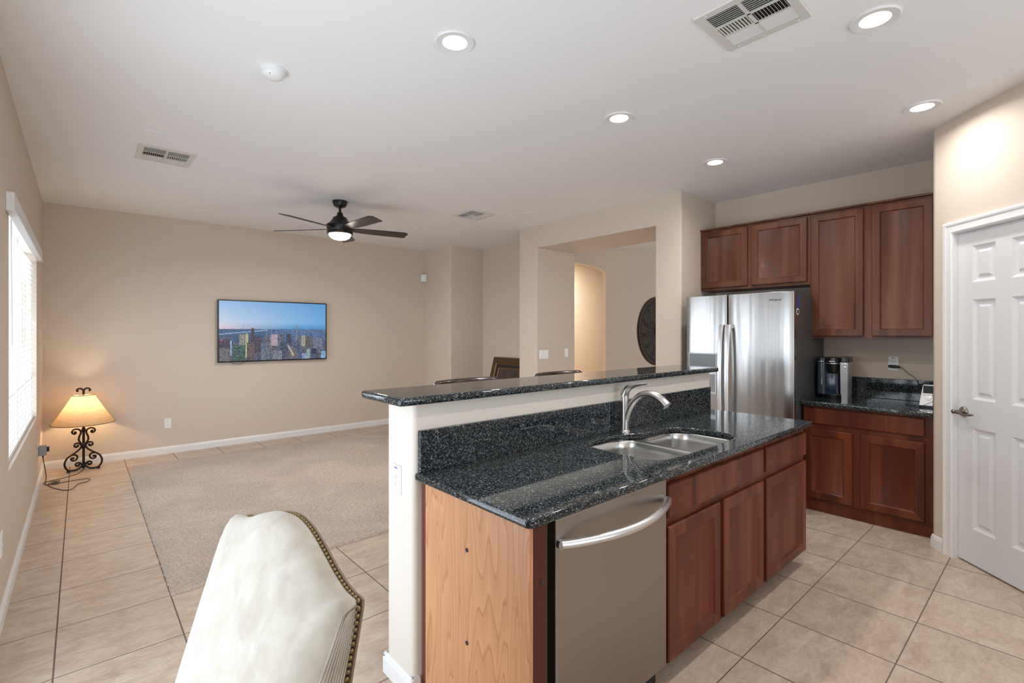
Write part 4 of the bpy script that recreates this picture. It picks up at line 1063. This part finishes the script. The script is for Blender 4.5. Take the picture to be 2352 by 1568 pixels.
for z_, r_, k_ in ((0.245, 0.022, 1.6), (0.41, 0.018, 1.6), (0.035, 0.02, 1)): G().ball((LX, LY, z_), r_, 10, 8, (1, 1, k_)).obj('collar', M['iron'], t)
prof = []
for k in range(13):
    a = k/12; z = 0.482+(0.772-0.482)*a; r = 0.256+(0.088-0.256)*(a**0.90); prof.append((r, z))
o = G().lathe((LX, LY, 0), prof, 56, cap0=False, cap1=False).obj('lamp_shade', M['shade'], t, angle=60)
for r, z in ((0.256, 0.482), (0.088, 0.772)): G().tube([(LX+r*math.cos(2*PI*k/48), LY+r*math.sin(2*PI*k/48), z) for k in range(49)], 0.004, 6).obj('shade_trim', M['linenb'], t)
g = G()
for s_ in (-1, 1): g.tube(catmull([(LX, LY, 0.775), (LX, LY, 0.815), (LX+s_*0.018, LY, 0.838), (LX+s_*0.042, LY, 0.838), (LX+s_*0.052, LY, 0.820), (LX+s_*0.040, LY, 0.812)], 5), [0.0095]*26, 8)
for k in range(3):
    a = k*2*PI/3; g.tube([(LX, LY, 0.775), (LX+0.087*math.cos(a), LY+0.087*math.sin(a), 0.772)], 0.002, 5)
g.tube([(LX, LY, 0.66), (LX, LY, 0.775)], 0.003, 6)
g.obj('finial', M['iron'], t)
G().ball((LX, LY, 0.60), 0.032, 16, 12, (1, 1, 1.25)).obj('bulb', M['bulb'], t)
l = bpy.data.lights.new('lamp_bulb', 'POINT'); l.energy = 6.0; l.color = (1.0, 0.80, 0.54); l.shadow_soft_size = 0.035
o = bpy.data.objects.new('lamp_bulb', l); COL.objects.link(o); o.location = (LX, LY, 0.645)
# adapter and cord
ADAPT = t = thing('power_adapter', (XL+0.03, 6.20, 0.345), 'grey timer adapter plugged into the left wall behind the lamp', 'adapter')
G().box(XL+0.008, XL+0.060, 6.16, 6.235, 0.30, 0.385).obj('housing', M['greypl'], t, bevel=0.004)
G().box(XL+0.0605, XL+0.078, 6.185, 6.215, 0.330, 0.372).obj('switch_knob', M['blackpl'], t, bevel=0.003)
G().tube([(XL+0.035, 6.19, 0.300), (XL+0.036, 6.19, 0.268)], [0.007, 0.003], 8).obj('cord_plug', M['blackpl'], t)
g = G()
g.tube(catmull([(XL+0.036, 6.19, 0.270), (XL+0.045, 6.20, 0.20), (XL+0.055, 6.22, 0.10), (XL+0.05, 6.25, 0.02), (-0.24, 6.30, 0.004), (-0.20, 6.15, 0.004), (-0.12, 5.98, 0.004), (-0.06, 5.96, 0.004), (-0.02, 6.12, 0.004),
    (0.05, 6.17, 0.004), (0.06, 6.28, 0.004), (-0.03, 6.30, 0.004), (-0.16, 6.28, 0.005), (-0.24, 6.29, 0.006), (-0.255, 6.40, 0.004), (-0.15, 6.46, 0.004), (-0.04, 6.55, 0.004), (0.0, 6.66, 0.004), (LX, 6.757, 0.004)], 6), 0.003, 6)
for k in range(4): g.tube([(-0.235+0.02*k, 6.27, 0.006), (-0.205+0.018*k, 6.33, 0.02), (-0.18+0.01*k, 6.30, 0.012), (-0.22+0.02*k, 6.24, 0.008)], 0.0035, 6)
g.obj('power_cord', M['iron'], ADAPT)

# ------------------------------------------------------------------ leaning picture, medallion
t = thing('framed_picture', (4.80, 5.45, 0), 'large dark ornate framed picture leaning on the alcove wall', 'picture')
H_, base_x, top_x = 1.075, 4.60, 4.885
upv = Vector((top_x-base_x, 0, (H_**2-(top_x-base_x)**2)**0.5)).normalized(); nv = Vector((-upv.z, 0, upv.x))
FPc = (Vector((base_x-0.02, 5.0, 0.004)), Vector((0, 1, 0)), upv, nv); FPc = (FPc[0], FPc[1], FPc[2], nv)
wdt = 0.925
g = G(); g.rings(FPc, 0, wdt, 0, H_, [(0, 0.012), (0.01, 0.022), (0.085, 0.030), (0.095, 0.018)], back=-0.012, cap=False); g.obj('outer_frame', M['burl'], t)
g = G(); g.rings(FPc, 0.095, wdt-0.095, 0.095, H_-0.095, [(0, 0.020), (0.006, 0.024), (0.012, 0.018)], cap=False); g.obj('bead', M['gold'], t)
g = G(); g.rings(FPc, 0.107, wdt-0.107, 0.107, H_-0.107, [(0, 0.018), (0.05, 0.006)], cap=False); g.obj('inner_frame', M['blackpl'], t)
g = G(); g.rings(FPc, 0.157, wdt-0.157, 0.157, H_-0.157, [(0, 0.006), (0.006, 0.011), (0.012, 0.004)], cap=False); g.obj('gold_fillet', M['gold'], t)
g = G(); g.fbox(FPc, 0.165, wdt-0.165, 0.165, H_-0.165, -0.004, 0.002); g.obj('canvas', M['canvas'], t, smooth=False)
t = thing('wall_medallion', (7.51, 4.70, 1.45), 'large round carved dark wood medallion on the far room wall', 'wall decoration')
ayv = Vector((0, -1, 0)); MC = Vector((7.51, 4.7065, 1.45)); R_ = 0.592
G().lathe(MC, [(R_, 0), (R_, 0.018), (R_-0.015, 0.030), (R_-0.045, 0.028), (R_-0.06, 0.014), (R_-0.06, 0.001)], 72, axis=ayv, cap0=False, cap1=False).obj('rim', M['darkwood'], t)
G().lathe(MC, [(R_-0.061, 0.001), (R_-0.061, 0.012), (0.0001, 0.013)], 72, axis=ayv, cap0=False).obj('panel', M['carved'], t)
g = G()
for k in range(64):
    a = 2*PI*k/64; g.ball(MC+Vector((0.495*math.cos(a), -0.014, 0.495*math.sin(a))), 0.013, 7, 5)
g.obj('beading', M['carved'], t)
g = G()
def leafm(c, ang, ln, wd):
    u = Vector((math.cos(ang), 0, math.sin(ang))); v = Vector((-u.z, 0, u.x)); loops = []
    for k in range(9):
        s_ = k/8; w_ = wd*math.sin(PI*min(1, s_*0.94+0.05))**0.8; bend = 0.10*math.sin(s_*2.2)*ln
        p = c+u*ln*s_+v*bend
        loops.append([p-v*w_, p-v*w_*0.5+ayv*0.014, p+ayv*0.006, p+v*w_*0.5+ayv*0.014, p+v*w_])
    g.loft(loops, close=False, cap0=False, cap1=False)
for k in range(12):
    a = 2*PI*k/12; leafm(MC+Vector((0.10*math.cos(a), -0.013, 0.10*math.sin(a))), a+0.15, 0.34, 0.05)
for k in range(12):
    a = 2*PI*(k+0.5)/12; leafm(MC+Vector((0.30*math.cos(a), -0.013, 0.30*math.sin(a))), a-0.5, 0.17, 0.035)
g.lathe(MC, [(0.10, 0.013), (0.09, 0.035), (0.04, 0.045), (0.0001, 0.047)], 24, axis=ayv, cap0=False)
g.obj('carved_leaves', M['carved'], t)

# ------------------------------------------------------------------ bar stools behind the bar
def stool(xc):
    t = thing('bar_stool', (xc, 2.17, 0), 'x', 'bar stool', 'dark wooden bar stools behind the bar')
    def P(x, y, z): return (xc+x, 2.17+y, z)
    g = G()
    loops = []
    for k in range(17):
        a = k/16*2-1; x = 0.243*a; y = 0.205-0.055*a*a; dz = 0
        zt = 1.150 if abs(a) < 0.92 else 1.150-0.022*((abs(a)-0.92)/0.08)**2
        loops.append([Vector(P(x, y+p, z)) for p, z in ((-0.016, 1.03), (-0.018, zt-0.014), (-0.010, zt-0.003), (0.002, zt), (0.014, zt-0.004), (0.020, zt-0.016), (0.016, 1.03))])
    g.loft(loops); g.obj('top_rail', M['darkwood'], t, angle=50)
    g = G(); g.prism([(xc+a, 2.17+b_) for a, b_ in rrect(-0.20, 0.20, -0.19, 0.17, 0.05, 5)], 0.715, 0.765); g.obj('seat', M['darkwood'], t, bevel=0.012, seg=3)
    for sx_ in (-1, 1):
        G().tube([P(sx_*0.175, 0.15, 0.72), P(sx_*0.19, 0.165, 0.90), P(sx_*0.205, 0.172, 1.05)], 0.016, 10).obj('back_post', M['darkwood'], t)
        for sy_ in (-1, 1):
            G().tube([P(sx_*0.165, sy_*0.14-0.01, 0.716), P(sx_*0.21, sy_*0.19-0.01, 0.0)], [0.020, 0.015], 10).obj('leg', M['darkwood'], t)
    g = G()
    for k in range(5): g.tube([P(-0.12+0.06*k, 0.155, 0.765), P(-0.13+0.065*k, 0.178, 1.035)], 0.008, 8)
    g.obj('back_spindles', M['darkwood'], t)
    g = G()
    for a, b_ in (((-0.195, -0.18), (0.195, -0.18)), ((-0.19, 0.15), (0.19, 0.15)), ((-0.19, -0.17), (-0.19, 0.15)), ((0.19, -0.17), (0.19, 0.15))): g.tube([P(a[0], a[1], 0.26), P(b_[0], b_[1], 0.26)], 0.010, 8)
    g.obj('foot_rails', M['darkwood'], t)
    return t
stool(1.710)['label'] = 'dark wooden bar stool, its back rail showing nearer the left end of the bar'
stool(2.495)['label'] = 'dark wooden bar stool behind the bar, closer to the wall opening'

# ------------------------------------------------------------------ upholstered dining chair in the foreground
CXc, CYc = 0.351, 1.110
Wv = Vector((-0.076, 0.997, 0)).normalized(); Nf = Vector((-0.997, -0.076, 0)).normalized()
t = thing('dining_chair', (0.10, 1.09, 0), 'cream upholstered dining chair with camel back and brass nailheads in the foreground', 'dining chair')
HW = 0.290
def thk(z):
    a = min(1, max(0, (z-0.60)/0.36)); return 1-0.40*a**1.2
def P3(w_, z, d): return Vector((CXc, CYc, 0))+Wv*w_+Vector((0, 0, z))+Nf*((d*thk(z) if d > 0 else d)+0.18*(0.95-z))
def top(w_):
    a = abs(w_)/HW
    return 0.948+0.068*(0.5+0.5*math.cos(PI*min(1, a/0.93)))**0.85
outl = []
for z in lin(0.50, 0.935, 22): outl.append((-HW+0.012*(0.95-z), z))
outl.append((-HW+0.003, 0.946))
for w_ in lin(-HW+0.010, HW-0.010, 61): outl.append((w_, top(w_)))
outl.append((HW-0.003, 0.946))
for z in lin(0.935, 0.50, 22): outl.append((HW-0.012*(0.95-z), z))
nO = len(outl); cw, cz = 0.0, 0.72
def ring(ins, d, puff=0.0):
    r_ = []
    for i, (w_, z) in enumerate(outl):
        dw, dz = cw-w_, cz-z
        L = math.hypot(dw, dz)
        # inset perpendicular-ish: treat the two axes separately so the band stays even
        sw = max(0, 1-ins/0.281); sz = max(0, 1-ins/0.31)
        ww = cw+(w_-cw)*sw; zz = cz+(z-cz)*(sz if z > cz else 1)
        dd = d
        r_.append(P3(ww, zz+(puff if z > 0.9 else 0), dd))
    return r_
g = G()
loops = [ring(0.004, 0.006), ring(0.0, 0.016, 0.003), ring(-0.001, 0.040, 0.010), ring(0.001, 0.062, 0.013), ring(0.006, 0.080, 0.012), ring(0.015, 0.096, 0.008), ring(0.030, 0.110), ring(0.055, 0.121), ring(0.09, 0.128), ring(0.14, 0.133), ring(0.20, 0.136), ring(0.26, 0.137)]
g.loft(loops, True, True, True)
for sg in (-1, 1):
    for k in range(9):
        d0 = 0.022+0.0085*k
        pts = []
        for j in range(14):
            a = j/13; z = 0.935-0.43*a-0.010*k*0.0
            w_ = HW-0.012*(0.95-z)+0.0006
            fan_ = d0*(0.62+0.38*min(1, a*2.2))
            ins = 0.0 if fan_ < 0.045 else 3.0*(fan_-0.045)**2*2.2
            pts.append(P3(sg*(w_-ins), z-0.0, fan_))
        g.tube(pts, [0.0010]+[0.0021]*12+[0.0015], 6)
g.obj('backrest', M['linen'], t, angle=75)
for sg in (-1, 1):
    g = G(); g.tube(catmull([P3(sg*(HW+0.001), 0.942, 0.012), P3(sg*(HW+0.001), 0.941, 0.03), P3(sg*(HW+0.0005), 0.936, 0.045), P3(sg*(HW-0.001), 0.922, 0.052)], 5), 0.0018, 6)
    g.obj('corner_seam', M['linenb'], t)
g = G()
g.loft([ring(0.0, 0.004), ring(-0.004, 0.001), ring(-0.003, -0.004), ring(0.002, -0.007)], True, True, True)
g.obj('back_panel', M['linenb'], t, angle=40)
# nailheads along the rear edge
g = G(); acc = 0.0; prev = None
for i in range(nO-1):
    a = Vector(outl[i]); b_ = Vector(outl[i+1]); L = (b_-a).length
    s_ = acc
    while s_ < L:
        p = a+(b_-a)*(s_/L)
        q = (b_-a).normalized(); nrm = Vector((-q.y, q.x))
        pos = P3(p.x+nrm.x*0.001, p.y+nrm.y*0.001, 0.010)
        g.ball(pos, 0.0052, 8, 6); s_ += 0.0112
    acc = s_-L
g.obj('nailhead_trim', M['brass'], t)
def P4(w_, dpt, z): return Vector((CXc, CYc, 0))+Wv*w_+Nf*dpt+Vector((0, 0, z))
g = G(); loops = []
for ins, z in ((0.01, 0.36), (0, 0.375), (0, 0.46), (0.012, 0.485), (0.05, 0.498), (0.12, 0.502)):
    loops.append([P4(a, b_, z) for a, b_ in rrect(-0.265+ins, 0.265-ins, 0.10+ins, 0.585-ins, 0.05, 5)])
g.loft(loops); g.obj('seat', M['linen'], t, angle=60)
for w_, d_ in ((-0.24, 0.55), (0.24, 0.55)):
    g = G(); g.loft([[P4(w_+a*r, d_+b_*r, z) for a, b_ in ((-1, -1), (1, -1), (1, 1), (-1, 1))] for z, r in ((0, 0.014), (0.36, 0.022))]); g.obj('leg', M['darkwood'], t, bevel=0.003)
for w_ in (-0.24, 0.24):
    g = G(); g.loft([[P4(w_+a*r, d_+b_*r, z) for a, b_ in ((-1, -1), (1, -1), (1, 1), (-1, 1))] for z, r, d_ in ((0, 0.015, 0.02), (0.30, 0.020, 0.10), (0.40, 0.022, 0.13))]); g.obj('leg', M['darkwood'], t, bevel=0.003)
g = G(); g.loft([[P4(a, 0.07+b_, z) for a, b_ in ((-0.25, 0), (0.25, 0), (0.25, 0.06), (-0.25, 0.06))] for z in (0.40, 0.52)]); g.obj('back_support', M['linen'], t)
